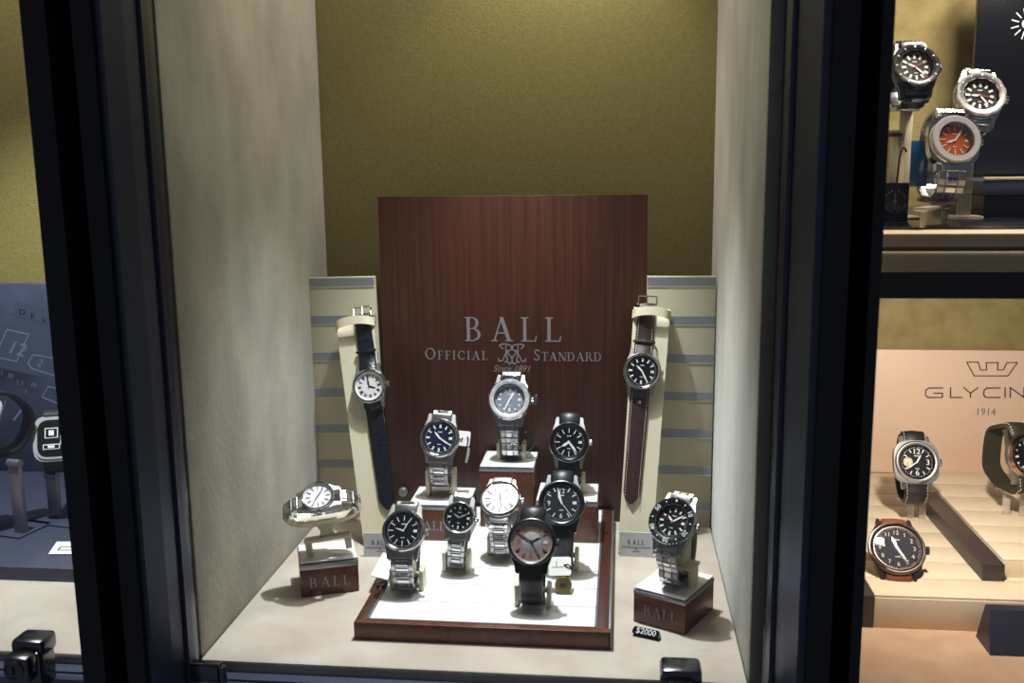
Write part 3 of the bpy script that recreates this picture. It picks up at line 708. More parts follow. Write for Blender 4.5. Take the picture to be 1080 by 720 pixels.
st = thing('watch_stand', "ivory cuff stand holding the small white-dial watch on the left block", 'watch stand', (0, 0, 0), 0, 'ivory stands on lettered blocks')
st.matrix_world = rm
b = MB(); arc = [(-.0335, -.0185), (-.0345, -.0255), (-.0305, -.0325), (-.0180, -.0385), (0, -.0405), (.0180, -.0385), (.0305, -.0325), (.0345, -.0255), (.0335, -.0185)]
arc = [tuple(p) for p in catmull([Vector(a) for a in arc], 5)]
inn = [(y * .92, n + .0024 + .0070 * max(0, 1 - (y / .0345) ** 2)) for y, n in arc]
b.prism(arc + inn[::-1], .0035, .0105, M['ivory'], hm_ @ Matrix(((0, 0, 1, 0), (1, 0, 0, 0), (0, 1, 0, 0), (0, 0, 0, 1)))); b.build('cuff', st)
q = hm_ @ Vector((.0098, 0, -.0392))
b = MB(); zt = q.z + .001; zb_ = .020
b.prism([(-.0075, zb_), (.0075, zb_), (.0058, (zt + zb_) / 2), (.0085, zt), (-.0085, zt), (-.0058, (zt + zb_) / 2)], -.002, .002, M['ivory'], Tr(0, q.y, 0) @ FACE); b.build('stem', st)
b = MB(); b.box((0, q.y, .0182), (.046, .010, .0042), M['ivory'], None, .001); b.build('crossbar', st)
for s in (-1, 1):
    b = MB(); b.box((s * .0195, q.y, .0082 + s * .0023), (.006, .008, .0165 - s * .0046), M['ivory'], None, .0008); b.build('leg', st)
b = MB(); c = atY(326.5, 535, .903); X = Tr(c.x, c.y, c.z) @ Matrix.Rotation(D2R(62), 4, 'X') @ Matrix.Rotation(D2R(-6), 4, 'Z')
b.box((0, 0, 0), (.016, .011, .0004), M['paper'], X); b.box((-.003, .000, .0003), (.002, .006, .0002), M['ink'], X); b.box((.001, .000, .0003), (.002, .006, .0002), M['grey_ink'], X)
tag(b.build('price_tag'), 'white paper tag hanging inside the small white-dial watch', 'tag', 'paper price tags')

# ---- long ivory ramps with strap watches
S0 = Vector((0, .070, .238)).normalized(); N0 = Vector((0, -S0.z, S0.y)); P0 = Vector((0, 1.036, .024))
def on_ramp(px, py, off=0.0):
    d = ray(px, py); o = P0 + N0 * off; return CP + d * ((o - CP).dot(N0) / d.dot(N0))
def ribbon(b, P, wf, th, m):
    R_, L = resample(catmull([Vector(p) for p in P], 10), .003); n = len(R_) - 1; vs_ = []; fs = []
    for k, p in enumerate(R_):
        t = (R_[min(k + 1, n)] - R_[max(k - 1, 0)]).normalized(); X = link_frame(p, t, True); wd = wf(k / n) / 2
        for q in ((-wd, 0), (wd, 0), (wd, -th), (-wd, -th)): vs_.append(X @ Vector((q[0], 0, q[1])))
    for k in range(n):
        for j in range(4): fs.append((k * 4 + j, k * 4 + (j + 1) % 4, (k + 1) * 4 + (j + 1) % 4, (k + 1) * 4 + j))
    fs.append((3, 2, 1, 0)); fs.append(tuple(n * 4 + j for j in range(4)))
    b.add(vs_, fs, m)
def ramp(bl, br, tl, tr, band_y, label):
    B_ = (on_ramp(*bl) + on_ramp(*br)) / 2; T_ = (on_ramp(*tl) + on_ramp(*tr)) / 2
    wb = (on_ramp(*br) - on_ramp(*bl)).length; wt = (on_ramp(*tr) - on_ramp(*tl)).length
    Yv = (T_ - B_).normalized(); Xv = Yv.cross(N0).normalized(); L = (T_ - B_).length; ext = B_.z / Yv.z - .001
    F = frame3(B_, Xv, Yv, N0)
    t = thing('strap_holder', label, 'watch holder', (0, 0, 0), 0, 'long ivory strap holders'); t.matrix_world = F
    b = MB(); ribbon(b, [(-ext, 0), (L * .3, 0), (L * .7, 0), (L - .012, 0), (L + .002, -.003), (L + .010, -.0100)], lambda s: wb + (wt - wb) * s, .0035, M['ivory']); b.build('ramp', t, 40)
    b = MB(); ya = (F.inverted() @ on_ramp(*band_y)).y; hw_ = wt / 2 + .0006
    pts = [(-hw_, -.0042), (-hw_ - .0004, .001), (-hw_ * .75, .0102), (0, .0124), (hw_ * .75, .0102), (hw_ + .0004, .001), (hw_, -.0042)]
    pts = [tuple(p) for p in catmull([Vector(p) for p in pts], 5)]; inn = [(x * .92, n - .0014) for x, n in pts]
    for k in range(len(pts) - 1):
        sl = lambda x: abs(x / hw_) ** 2 * .0035
        a0, a1, i0, i1 = pts[k], pts[k + 1], inn[k], inn[k + 1]; hb = .0048
        vs_ = []
        for (x, n) in (a0, a1, i1, i0):
            for sg in (-1, 1): vs_.append((x, ya + sg * hb - sl(x), n))
        b.add(vs_, [(0, 2, 3, 1), (4, 6, 7, 5), (1, 3, 5, 7), (0, 6, 4, 2)] + ([(0, 1, 7, 6)] if k == 0 else []) + ([(2, 4, 5, 3)] if k == len(pts) - 2 else []), M['ivory'])
    b.build('retaining_band', t, 50)
    return F, L
def hung(F, L, c, tip, buck, R, o, label, group='strap watches on ramps'):
    ct = on_ramp(*c, .0136); ti_ = on_ramp(*tip, .004); bu = on_ramp(*buck, .004)
    Yv = (bu - ti_); Yv -= N0 * Yv.dot(N0); Yv.normalize(); Xv = Yv.cross(N0)
    H = frame3(ct, Xv, Yv, N0); Hi = H.inverted(); yt = (Hi @ ti_).y; yb = (Hi @ bu).y; top = (Hi @ (F @ Vector((0, L, 0)))).y
    lo = [(-(R * .9), -.0052), (-(R + .0042), -.0074), (-(R + .012), -.0096), (yt * .6, -.0101), (yt, -.0101)]
    up = [(R * .9, -.0052), (R + .0042, -.0074), (R + .012, -.0096), ((R + top) * .5, -.0101), (top - .016, -.0097), (top - .004, -.0095), (top + .005, -.0103), (top + .013, -.0146)]
    o['band']['noclasp'] = 1; o['band']['tip'] = 1
    t = watch(label, group, H, Matrix.Identity(4), R, o, lo, up)
    q, p = Vector(up[-1]), Vector(up[-2]); tv = (q - p).normalized(); Xb = link_frame(q, tv, True); wd = o['band']['w1'] / 2 + .0012
    b = MB(); b.tube([(-wd, -.001, 0), (-wd, .009, .001), (-wd + .001, .0102, .001), (wd - .001, .0102, .001), (wd, .009, .001), (wd, -.001, 0)], .0009, M['chrome'], Xb)
    b.tube([(-wd, .0005, 0), (wd, .0005, 0)], .0009, M['chrome'], Xb); b.tube([(0, 0, .0005), (0, .010, .0022)], .0006, M['chrome'], Xb); b.build('buckle', t)
    # free loop of the strap just under the band
    yk = top - .030; b = MB(); wk = o['band']['w0'] / 2 + .0004
    b.tube([(-wk, yk, -.0108), (-wk - .0006, yk, -.0085), (-wk * .7, yk, -.0073), (0, yk, -.0069), (wk * .7, yk, -.0073), (wk + .0006, yk, -.0085), (wk, yk, -.0108)], .0014, o['band']['m']); b.build('keeper_loop', t)
    if o.get('studs'):
        b = MB()
        for yy, nn in ((R + .0125, -.0084), (-(R + .0130), -.0086)): b.lathe([(1e-5, .0016), (.0016, .0012), (.0026, 0)], M['steel'], Tr(0, yy, nn), 16)
        b.build('rivet', t)
    return t
FL, LL = ramp((382.5, 562), (417.5, 560), (355, 347), (394, 343), (373, 339), 'ivory strap holder standing by the left striped panel')
hung(FL, LL, (389, 407), (398.5, 539), (370, 326), .0198,
     dict(dial=M['dial_white'], ring=M['dial_white'], marks='roman', markm=M['ink'], hands=M['ink'], hk='leaf', rb=.80, time=(112, 355, None), clean=1, datem=M['ink'],
          band=dict(k='strap', m=M['navy_leather'], w0=.0195, w1=.0180, th=.0026, pad=.002), lugw=1.0), 'white-dial watch with roman numerals on a long navy alligator leather strap')
FR_, LR_ = ramp((653, 562), (688.5, 564), (668, 331), (706.5, 335), (687, 329), 'ivory strap holder standing by the right striped panel')
hung(FR_, LR_, (677, 391), (672.5, 532), (689.5, 322), .0205,
     dict(dial=M['dial_black'], marks='stick', hands=M['lume'], rb=.84, time=(313, 150, None), studs=1,
          band=dict(k='strap', m=M['brown_leather'], w0=.0208, w1=.0185, th=.0026, stitch=M['stitch'], pad=.002), lugw=1.0), 'black-dial watch on a long dark brown stitched leather strap with rivets')
def card(px0, px1, py, h, rz, label):
    a = atZ(px0, py, 0); c_ = atZ(px1, py + 1.5, 0); wd = .036
    t = thing('brand_card', label, 'card', (a.x + wd / 2, a.y, 0), rz, 'small lettered cards at the holder feet', rot=(D2R(-4), 0, rz))
    b = MB(); b.box((0, .0006, h / 2), (wd, .0012, h), M['card_grey']); b.build('card', t)
    b = MB(); serif(b, 'BALL', -.0095, h * .50, .0052, M['ink'], FACE, .019, ext=.0001)
    b.box((-.0085, -.0001, h * .40), (.014, .0002, .0009), M['grey_ink']); b.box((.0085, -.0001, h * .40), (.014, .0002, .0009), M['grey_ink']); b.box((0, -.0001, h * .36), (.0026, .0002, .0026), M['grey_ink'])
    b.box((0, -.0001, h * .24), (.008, .0002, .0009), M['grey_ink']); b.build('card_print', t, 0)
card(653, 688, 586.5, .0270, D2R(-3), 'pale grey lettered card at the foot of the right strap holder')
card(384, 417, 586.5, .0265, D2R(4), 'pale grey lettered card at the foot of the left strap holder')

# ---- tags and small pieces
def paper_tag(X, wd, h, label, cord=None):
    t = bpy.data.objects.new('price_tag', None); COL.objects.link(t); t.matrix_world = X; tag(t, label, 'tag', 'paper price tags')
    b = MB(); r = .0022; pr = []
    for cx, cy, a0 in ((wd / 2 - r, h / 2 - r, 0), (-wd / 2 + r, h / 2 - r, 90), (-wd / 2 + r, -h / 2 + r, 180), (wd / 2 - r, -h / 2 + r, 270)):
        for k in range(5): a = D2R(a0 + 22.5 * k); pr.append((cx + r * math.cos(a), cy + r * math.sin(a)))
    b.prism(pr, 0, .0006, M['paper'], FACE); b.build('card', t)
    b = MB(); b.box((-wd * .1, -.0007, -h * .05), (wd * .5, .0002, .0005), M['grey_ink']); b.box((-wd * .15, -.0007, h * .12), (.0008, .0002, h * .3), M['grey_ink']); b.build('tag_print', t)
    if cord: b = MB(); b.tube(catmull([Vector(p) for p in cord], 5), .0007, M['cord']); b.build('cord', t)
c = atY(590.5, 597, .898)
paper_tag(Tr(c.x, c.y, c.z) @ Matrix.Rotation(D2R(-3), 4, 'Y') @ Matrix.Rotation(D2R(-42), 4, 'X'), .0215, .0185, 'white paper tag with black cord beside the rubber-strapped rose dial watch',
          [(.004, -.001, .001), (.008, -.0025, .0005), (.0105, -.001, -.002), (.0105, .002, -.006), (.006, .004, -.010)])
c = atY(486.5, 462, 1.052)
paper_tag(Tr(c.x, c.y, c.z) @ Matrix.Rotation(D2R(4), 4, 'Y') @ Matrix.Rotation(D2R(-22), 4, 'X'), .020, .0165, 'white paper tag hanging behind the blue-dial watch',
          [(.0065, -.001, .002), (.008, -.002, .000), (.0075, -.001, -.006), (.006, .000, -.012), (.004, .001, -.022), (-.004, .002, -.032)])
c = atY(493, 480, 1.050)
b = MB(); b.tube([(c.x + .0018, c.y - .001, c.z + .009), (c.x + .001, c.y - .001, c.z + .002), (c.x - .0015, c.y - .001, c.z - .008)], [.0011, .0016, .0012], M['cream']); tag(b.build('cord_toggle'), 'slim cream toggle on the cord below the blue-dial watch tag', 'toggle')
b = MB(); a0 = atZ(391, 607, TZ + .001); a1 = atZ(409, 612, TZ + .001); a2 = atZ(416, 586, TZ + .001); a3 = atZ(404, 583, TZ + .001)
b.prism([(a0.x, a0.y), (a1.x, a1.y), (a2.x, a2.y), (a3.x, a3.y)], TZ + .0009, TZ + .0016, M['paper']); tg = b.build('price_tag'); tag(tg, 'white paper tag lying flat over the left edge of the tray', 'tag', 'paper price tags')
k0 = atZ(402, 620, TZ + .0025)
b = MB(); b.tube(catmull([k0 + Vector(p) for p in ((-.004, .003, 0), (-.005, .008, .001), (-.001, .011, .002), (.003, .009, .001), (.002, .005, 0), (.001, .002, 0))], 6), .0013, M['cord']); tag(b.build('tag_cord'), 'curl of black cord on the left edge of the tray', 'cord')
c = atY(594, 619.5, .888)
b = MB(); X = frame3((c.x, c.y, TZ + .0085), (1, 0, 0), (0, .25, .97), (0, -.97, .25))
b.lathe([(1e-5, 0), (.0078, 0), (.0082, -.0006), (.0082, -.0018), (1e-5, -.002)], M['brass'], X, 32); b.box((0, 0, .0002), (.006, .004, .0005), M['umber'], X); tag(b.build('brass_disc'), 'round brass-coloured disc standing on the tray under the white tag', 'disc')
c = atY(551.5, 465, 1.095)
b = MB(); X = Tr(c.x + .003, c.y - .002, c.z); ring_ = [(.0085 * math.cos(D2R(a)), .0, .0105 * math.sin(D2R(a))) for a in range(-110, 121, 10)]
b.tube(ring_, .0016, M['teal'], X); tag(b.build('security_ring'), 'teal plastic ring hanging behind the steel diver on the tall block', 'ring')
# price chip
q0 = atZ(670, 670, 0); q1 = atZ(693, 675, 0); ang = math.atan2(q1.y - q0.y, q1.x - q0.x)
t = thing('price_marker', 'small black price marker reading $2000 on the floor before the right block', 'price marker', ((q0.x + q1.x) / 2, (q0.y + q1.y) / 2 + .001, 0.0012), rot=(D2R(-38), 0, ang))
b = MB(); b.prism([(-.0125, 0), (.0125, 0), (.0125, .003), (.011, .0062), (-.011, .0062), (-.0125, .003)], -.0035, .0035, M['black_gloss'], FACE); b.build('holder', t)
b = MB(); b.text('$2000', .0074, M['lume'], Tr(0, -.0036, .0006) @ FACE, .0001, 'CENTER', 1.0, .1); b.build('digits', t, 0)

# ---- door hardware
def lock(px, py, label, big=1.0):
    c = atY(px, py, .722); t = thing('glass_door_lock', label, 'lock', (c.x, .742, c.z), 0, 'locks on the glass doors')
    k = big
    b = MB(); b.box((0, -.013, -.008), (.032 * k, .024, .016), M['chrome_dark'], None, .004); b.box((.005 * k, -.016, -.026), (.020 * k, .024, .036), M['chrome_dark'], None, .004); b.build('lock_body', t)
    b = MB(); b.box((-.001, -.030, -.019), (.026 * k, .020, .024), M['chrome_dark'], None, .0045); b.build('lock_cylinder_housing', t)
    b = MB(); b.lathe([(.0085, 0), (.0085, .0012), (.0070, .0016), (.0065, .0006), (1e-5, .0004)], M['chrome_dark'], Tr(-.002, -.0402, -.018) @ Matrix.Rotation(D2R(90), 4, 'X'), 32)
    b.box((-.002, -.0408, -.018), (.0012, .0006, .007), M['frame_recess']); b.build('keyhole', t)
    return t
lock(30, 673, 'dark chrome lock on the left glass door beside the mullion', .88)
lock(718.5, 703.5, 'dark chrome lock on the middle glass door below the diver block')
c = atY(212, 699, .738)
PX = Tr(c.x, .742, c.z)
b = MB(); b.box((0, -.0015, -.0010), (.032, .007, .0022), M['chrome_dark'], PX, .0006); b.box((.002, -.0015, -.010), (.024, .006, .015), M['chrome_dark'], PX, .001); b.lathe([(1e-5, -.009), (.0035, -.009), (.0038, .008), (1e-5, .0085)], M['chrome_dark'], PX @ Tr(.018, -.004, -.010), 16); b.build('hinge', middle_pane)

# ================================================================== RIGHT NICHE
b = MB(); bX0 = .262
b.box(((bX0 + .75) / 2, 1.249, .1095), (.75 - bX0, .008, .157), M['peach'], None, .0005); bo = thing('brand_board', 'peach board with a crown outline and large brand name', 'display board'); b.build('board_panel', bo)
PB = Tr(0, 1.245, 0) @ FACE
def at_b(px, py): q = atY(px, py, 1.245); return (q.x, q.z)
def ink(px_pts, wd, closed=False):
    stroke(b, [at_b(*p) for p in px_pts], wd, M['ink'], PB, .0003, closed)
b = MB(); o_ = lambda x, y: (880 + x / 4, 280 + y / 4)
ink([o_(558, 407), o_(606, 407), o_(617, 440), o_(642, 440), o_(640, 409), o_(690, 409), o_(688, 440), o_(712, 440), o_(728, 409), o_(772, 409), o_(732, 465), o_(590, 465)], .0012, True); b.build('crown_emblem', bo, 0)
b = MB()
for path in (([(458, 516), (400, 516), (386, 524), (384, 545), (394, 556), (455, 556), (456, 538), (420, 538)]), ([(490, 514), (490, 556), (538, 556)]), ([(545, 514), (574, 538), (574, 556)]), ([(574, 538), (606, 514)]),
             ([(700, 516), (645, 516), (632, 524), (630, 546), (640, 556), (700, 556)]), ([(720, 514), (720, 556)]), ([(742, 556), (742, 514), (800, 556), (800, 514)]), ([(880, 514), (826, 514), (826, 556), (880, 556)]), ([(826, 536), (870, 536)])):
    ink([o_(*p) for p in path], .0014)
b.build('brand_lettering', bo, 0)
b = MB(); q = at_b(1028.5, 437.5); b.text('1914', .0128, M['grey_ink'], PB @ Tr(q[0], q[1], 0), .0002, 'LEFT', .95); b.build('year_lettering', bo, 0)
t = thing('slatted_riser', 'long cream slatted riser on the floor of the right niche', 'riser', (.49, 1.055, 0))
ri = Tr(-.49, -1.055, 0)
b = MB(); b.box((.49, 1.0575, .0145), (.522, .365, .029), M['slat'], ri, .0008); b.build('body', t)
y = .8755
for k in range(9):
    b = MB(); b.box((.49, y + .0205, .0300), (.522, .0397, .0024), M['slat'], ri, .0006); b.build('slat', t); y += .0409
b = MB(); b.box((.2225, 1.057, .0155), (.0125, .366, .031), M['umber'], ri, .0006); b.build('end_cap', t)
t = thing('divider_bar', 'dark brown bar running front to back on the slatted riser', 'bar', (.345, 1.02, .0312))
b = MB(); b.box((0, 0, .008), (.020, .208, .016), M['umber'], None, .0008); b.build('bar', t)
t = thing('raised_slab', 'raised cream slatted slab to the right of the dark bar', 'riser', (.55, 1.06, .0312))
b = MB(); b.box((0, 0, .008), (.388, .270, .016), M['slat'], None, .0006); b.build('body', t)
for k in range(6): b = MB(); b.box((0, -.135 + .0225 + .045 * k, .017), (.388, .0443, .0022), M['slat'], None, .0006); b.build('slat', t)
t = thing('navy_block', 'navy wedge block standing on the floor at the right edge', 'display block', (.40, .850, 0))
b = MB(); X = Matrix(((1, 0, 0, 0), (0, 1, 0, 0), (0, 0, 1, 0), (0, 0, 0, 1)))
b.add([(-.085, -.02, 0), (.1, -.02, 0), (.1, .015, 0), (-.085, .015, 0), (-.079, .004, .031), (.1, .004, .031), (.1, .015, .031), (-.079, .015, .031)], [(3, 2, 1, 0), (4, 5, 6, 7), (0, 1, 5, 4), (1, 2, 6, 5), (2, 3, 7, 6), (3, 0, 4, 7)], M['navy_block']); b.build('body', t, 0)

def clear_stand(label, base, h, rz=0, wl=.018, group='clear acrylic watch stands', plate=True):
    t = thing('acrylic_stand', label, 'watch stand', base, rz, group)
    for s in (-1, 1):
        b = MB(); b.box((s * wl / 2, .012, h / 2), (.0075, .003, h), M['acrylic'], None, .0006); b.build('leg', t)
    return t
def niche_watch(label, px, py, Y, sup, e, R, o, rz=0, roll=0, D=.034, group='watches in the right niche', Lb=None, flat=False):
    c = atY(px, py, Y); L0 = c.z - sup - .0006 if Lb is None else Lb
    rm = Tr(c.x, c.y, c.z - L0) @ Matrix.Rotation(rz, 4, 'Z') @ Matrix.Rotation(D2R(roll), 4, 'Y')
    lo, up = loop_paths(R, D2R(e), L0, D)
    if flat:
        lo = [(-.9 * R, -.0048), (-(R + .0050), -.0070), (-(R + .0035), -.0140), (-R * .75, -.0200), (-R * .3, -.0225), (0, -.0228)]; up = [(-y, n) for y, n in lo]
    return watch(label, group, rm, head(D2R(e), L0), R, o, lo, up), c
RT_ = .0314
niche_watch('cushion-cased black-dial watch with cream subdial on a stitched black strap', 967.5, 487, 1.06, RT_, 22, .0228,
    dict(cushion=1, case=M['brushed'], bezel=M['brushed'], dial=M['dial_black'], marks='arabic', num=.46, subdial=1, date=0, rb=.80, hands=M['lume'], time=(30, 235, None), hw=.7, crown_r=.0042,
         band=dict(k='strap', m=M['black_leather'], w0=.0250, w1=.0225, th=.004, stitch=M['stitch']), lugw=1.0), rz=D2R(0), D=.042, Lb=.052)
g1 = atY(967.5, 487, 1.06)
clear_stand('clear stand under the cushion-cased watch with cream subdial', (g1.x + .006, g1.y + .008, RT_), g1.z - .052 - RT_ + .010, D2R(-10), .012)
niche_watch('big brown-cased watch with dark numeral dial on tan leather lying on the slats', 946.5, 577, .925, RT_, 44, .0262,
    dict(case=M['bronze_case'], bezel=M['steel'], dial=M['dial_dark'], marks='allnum', markm=M['stitch'], date=0, rb=.88, ro=.95, hands=M['steel'], time=(340, 150, None), crown_r=.004, crownm=M['gunmetal'],
         band=dict(k='strap', m=M['tan_leather'], w0=.0240, w1=.022, th=.0036), lugw=.95), rz=D2R(-4), D=.034, flat=True)
g3, c3 = niche_watch('watch with rose-gold bezel and green strap cut by the right picture edge', 1084, 480, 1.03, RT_, 18, .0225,
    dict(case=M['brushed'], bezel=M['rose'], dial=M['dial_black'], marks='dot', rb=.78, hands=M['lume'], time=(200, 100, None), bezel_h=.003,
         band=dict(k='strap', m=M['green_strap'], w0=.0235, w1=.0215, th=.004, stitch=M['stitch']), lugw=1.0), rz=D2R(22), D=.052, Lb=.046)
clear_stand('tall clear stand holding the green strap watch above the slab', (c3.x - .006, c3.y + .006, RT_ + .0182), c3.z - .046 - RT_ - .0182 + .002, D2R(-20), .016)

# upper shelf of the right niche
SZ = .361
t = thing('display_shelf', 'ivory layered shelf with a dark underside in the right niche', 'shelf', (.46, 1.03, 0)); si = Tr(-.46, -1.03, 0)
b = MB(); b.box((.46, 1.038, SZ - .0055), (.56, .440, .011), M['shelf_edge'], si, .0015); b.build('top_board', t)
b = MB(); b.box((.46, 1.044, SZ - .0125), (.56, .428, .003), M['gold_trim'], si); b.build('spacer', t)
b = MB(); b.box((.46, 1.036, SZ - .0225), (.56, .444, .017), M['shelf_edge'], si, .003); b.build('lower_board', t)
b = MB(); b.box((.46, 1.036, SZ - .0415), (.56, .440, .020), M['frame_recess'], si); b.build('light_channel', t)
t = thing('shelf_mat', 'black glossy mat covering the upper shelf', 'mat', (.46, 1.045, SZ)); b = MB(); b.box((0, .012, .0008), (.56, .398, .0016), M['black_gloss'], None, .0004); b.build('mat', t)
SM = SZ + .0018
t = thing('shelf_riser', 'black riser with a pale top edge standing on the upper shelf', 'riser', (.52, 1.09, SM)); 
b = MB(); b.box((0, 0, .010), (.352, .166, .020), M['black_gloss'], None, .0005); b.build('body', t)
b = MB(); b.box((0, 0, .0275), (.356, .172, .014), M['rail'], None, .001); b.build('cap', t)
b = MB(); b.box((0, -.084, .0362), (.356, .006, .0032), M['shelf_edge'], None, .0006); b.build('front_edge', t)
c = atY(1034, 90, 1.15)
t = thing('black_backboard', 'black upright board with a white ray emblem behind the shelf watches', 'display board', (c.x + .15, 1.154, SM + .0378 + .0005))
b = MB(); b.box((0, .024, .12), (.30, .008, .24), M['black_gloss'], None, .0006); b.build('board_panel', t)
b = MB(); q = atY(1083, 25, 1.174); X = Tr(q.x - c.x - .15, .0199, q.z - SM - .0383) @ FACE
for k in range(12): b.box((0, .0125, .0001), (.0012, .008, .0002), M['lume'], X @ Matrix.Rotation(D2R(30 * k + 15), 4, 'Z'))
b.lathe([(1e-5, .0002), (.005, .0002), (.0052, 0)], M['lume'], X, 20); b.build('ray_emblem', t, 0)
b = MB(); c = atY(1031.5, 60, 1.2); b.box((c.x, 1.2, .58), (.004, .006, .40), M['gold_trim']); tag(b.build('gold_post'), 'thin gold upright strip beside the black board', 'strip')
GU = 'watches on the upper shelf'
dv = dict(dial=M['dial_black'], marks='block', hands=M['lume'], sec=M['red'], rb=.70, ro=1.0, teeth=12, tooth=.0005, bezel_h=.0028, time=(300, 135, 60))
ta, ca = niche_watch('dark steel diver watch with black bezel at the left of the upper shelf', 966, 70, .955, SM, 24, .0215, dict(dv, case=M['gunmetal'], bezel=M['blacksteel'], insert=M['blacksteel'], crown_l=.003, band=dict(k='steel', style='three', w0=.0225, w1=.021, th=.0032, m1=M['blacksteel'], m2=M['gunmetal'])), rz=D2R(6), D=.040, group=GU, Lb=.040)
tb, cb = niche_watch('steel diver watch with black dial at the right of the upper shelf', 1029, 100, .955, SM, 26, .0222, dict(dv, case=M['steel'], bezel=M['brushed'], insert=M['brushed'], time=(270, 140, 95), band=dict(k='steel', style='five', w0=.0225, w1=.020, th=.0032)), rz=D2R(-2), roll=6, D=.044, group=GU, Lb=.040)
tc, cc = niche_watch('steel watch with orange dial on the clear two-footed stand', 1003, 147, .895, SM, 20, .0215, dict(dial=M['dial_orange'], ring=M['gunmetal'], case=M['steel'], bezel=M['silver_light'], marks='thin', hands=M['lume'], rb=.70, teeth=60, tooth=.0003, bezel_h=.003, time=(250, 35, None), cushion=1, band=dict(k='steel', style='three', w0=.0245, w1=.0215, th=.0034, pitch=.0066)), rz=D2R(6), roll=4, D=.050, group=GU, Lb=.056)
def pedestal(label, base, ztop, m, w_=.012):
    t = thing('watch_stand', label, 'watch stand', base, 0, 'stands on the upper shelf')
    b = MB(); b.box((0, 0, .0015), (.030, .024, .003), m, None, .001); b.build('foot', t)
    b = MB(); b.box((0, 0, (ztop - base[2]) / 2), (w_, .004, ztop - base[2] - .0002), m, None, .001); b.build('post', t)
pedestal('clear stand under the dark steel diver watch at the shelf left', (ca.x + .002, ca.y + .030, SM), ca.z - .030, M['ivory'])
pedestal('clear stand under the black-dial steel diver at the shelf right', (cb.x + .004, cb.y + .024, SM), cb.z - .030, M['acrylic'])
p1, p2 = atZ(973, 240, SM), atZ(996, 236, SM)
t = thing('acrylic_stand', 'clear two-footed stand carrying the orange-dial watch', 'watch stand', ((p1.x + p2.x) / 2, (p1.y + p2.y) / 2, SM), math.atan2(p2.y - p1.y, p2.x - p1.x), 'stands on the upper shelf')
dd = (p2 - p1).length
for s in (-1, 1):
    b = MB(); b.box((s * dd / 2, 0, .0065), (.0095, .003, .013), M['acrylic'], None, .001); b.build('foot', t)
b = MB(); b.box((0, .002, .0150), (dd + .0095, .010, .0035), M['acrylic'], None, .001); b.build('bridge', t)
b = MB(); b.box((cc.x - .0165, cc.y + .030, cc.z - .020), (.0150, .0012, .040), M['blue_film'], None, .0005); tag(b.build('protective_film'), 'strip of blue protective film hanging on the orange-dial watch bracelet', 'film')
c = atY(935, 150, .965)
b = MB(); b.box((c.x - .004, .965, SM + .041), (.040, .003, .082), M['slat'], None, .0006); t = thing('small_backboard', 'small cream upright card behind the black round-emblem tag', 'card'); b.build('card', t)
b = MB(); b.box((c.x + .006, .9605, SM + .053), (.007, .005, .046), M['ivory'], None, .001); b.box((c.x + .006, .9595, SM + .078), (.012, .006, .003), M['umber'], None, .001); b.build('peg', t)
c = atY(943, 202, .935)
t = thing('swing_tag', 'square black tag with a pale round emblem leaning at the shelf left', 'tag', (c.x, .935, SM), 0)
b = MB(); b.box((0, 0, .0175), (.026, .0012, .035), M['black_gloss'], None, .0004); b.build('card', t)
b = MB(); X = Tr(.001, -.0007, .0185) @ FACE
for k in range(20):
    if k % 5: a = D2R(18 * k); b.box((.0095 * math.sin(a), .0095 * math.cos(a), .0001), (.0011, .0016, .0002), M['grey_ink'], X)
b.box((0, 0, .0001), (.0008, .014, .0002), M['grey_ink'], X); b.lathe([(1e-5, .0003), (.0016, .0003), (.0016, 0)], M['grey_ink'], X, 12); b.build('round_emblem', t, 0)
b = MB(); b.tube(catmull([Vector(p) for p in ((.002, .0, .034), (.002, -.001, .040), (.003, -.001, .058), (.006, 0, .066), (.009, .001, .062))], 6), .0009, M['cord']); b.build('cord', t)

# ================================================================== LEFT NICHE
t = thing('navy_platform', 'low navy platform with stand plates in the left niche', 'platform', (-.74, 1.065, 0))
b = MB(); b.box((0, 0, .0073), (.56, .312, .0146), M['navy'], None, .0008); b.build('body', t)
po = thing('watch_poster', 'large dark blue printed poster showing a square digital watch', 'poster', (-.80, 1.226, 0))
pi = Tr(.80, -1.226, 0)
b = MB(); b.box((-.80, 1.226, .1355), (.36, .008, .271), M['poster'], pi, .0006); b.build('board', po)
PP = pi @ Tr(0, 1.222, 0) @ FACE
def at_p(x, y): q = atY(x / 4, 280 + y / 4, 1.222); return (q.x, q.z)
def poly_p(b, pts, m, ext): b.prism([at_p(*p) for p in pts], 0, ext, m, PP)
b = MB(); poly_p(b, [(70, 148), (210, 175), (330, 190), (330, 255), (190, 245), (52, 205)], M['poster_plate'], .0003); poly_p(b, [(40, 232), (330, 300), (330, 560), (180, 470), (-60, 420)], M['poster_plate'], .0002); poly_p(b, [(70, 520), (290, 600), (240, 610), (300, 720), (100, 660)], M['navy'], .0003); b.build('printed_plate', po, 0)
b = MB()
for pts in ([(30, 270), (122, 290), (70, 405), (-20, 385)], [(140, 375), (260, 398), (250, 470), (135, 435), (118, 410)], [(205, 510), (300, 535), (290, 600), (178, 555)]):
    stroke(b, [at_p(*p) for p in pts], .0016, M['poster_ink'], PP, .0005, True)
for body, x, y, sz in (('12', 62, 375, .026), ('2', 163, 425, .015), ('30', 40, 473, .0085), ('35', 138, 512, .0085)):
    q = at_p(x, y); b.text(body, sz, M['poster_ink'], PP @ Tr(q[0], q[1], 0) @ Matrix.Rotation(D2R(-13), 4, 'Z') @ Matrix.Shear('XZ', 4, (0, 0)), .0004, 'CENTER', 1.0, .35)
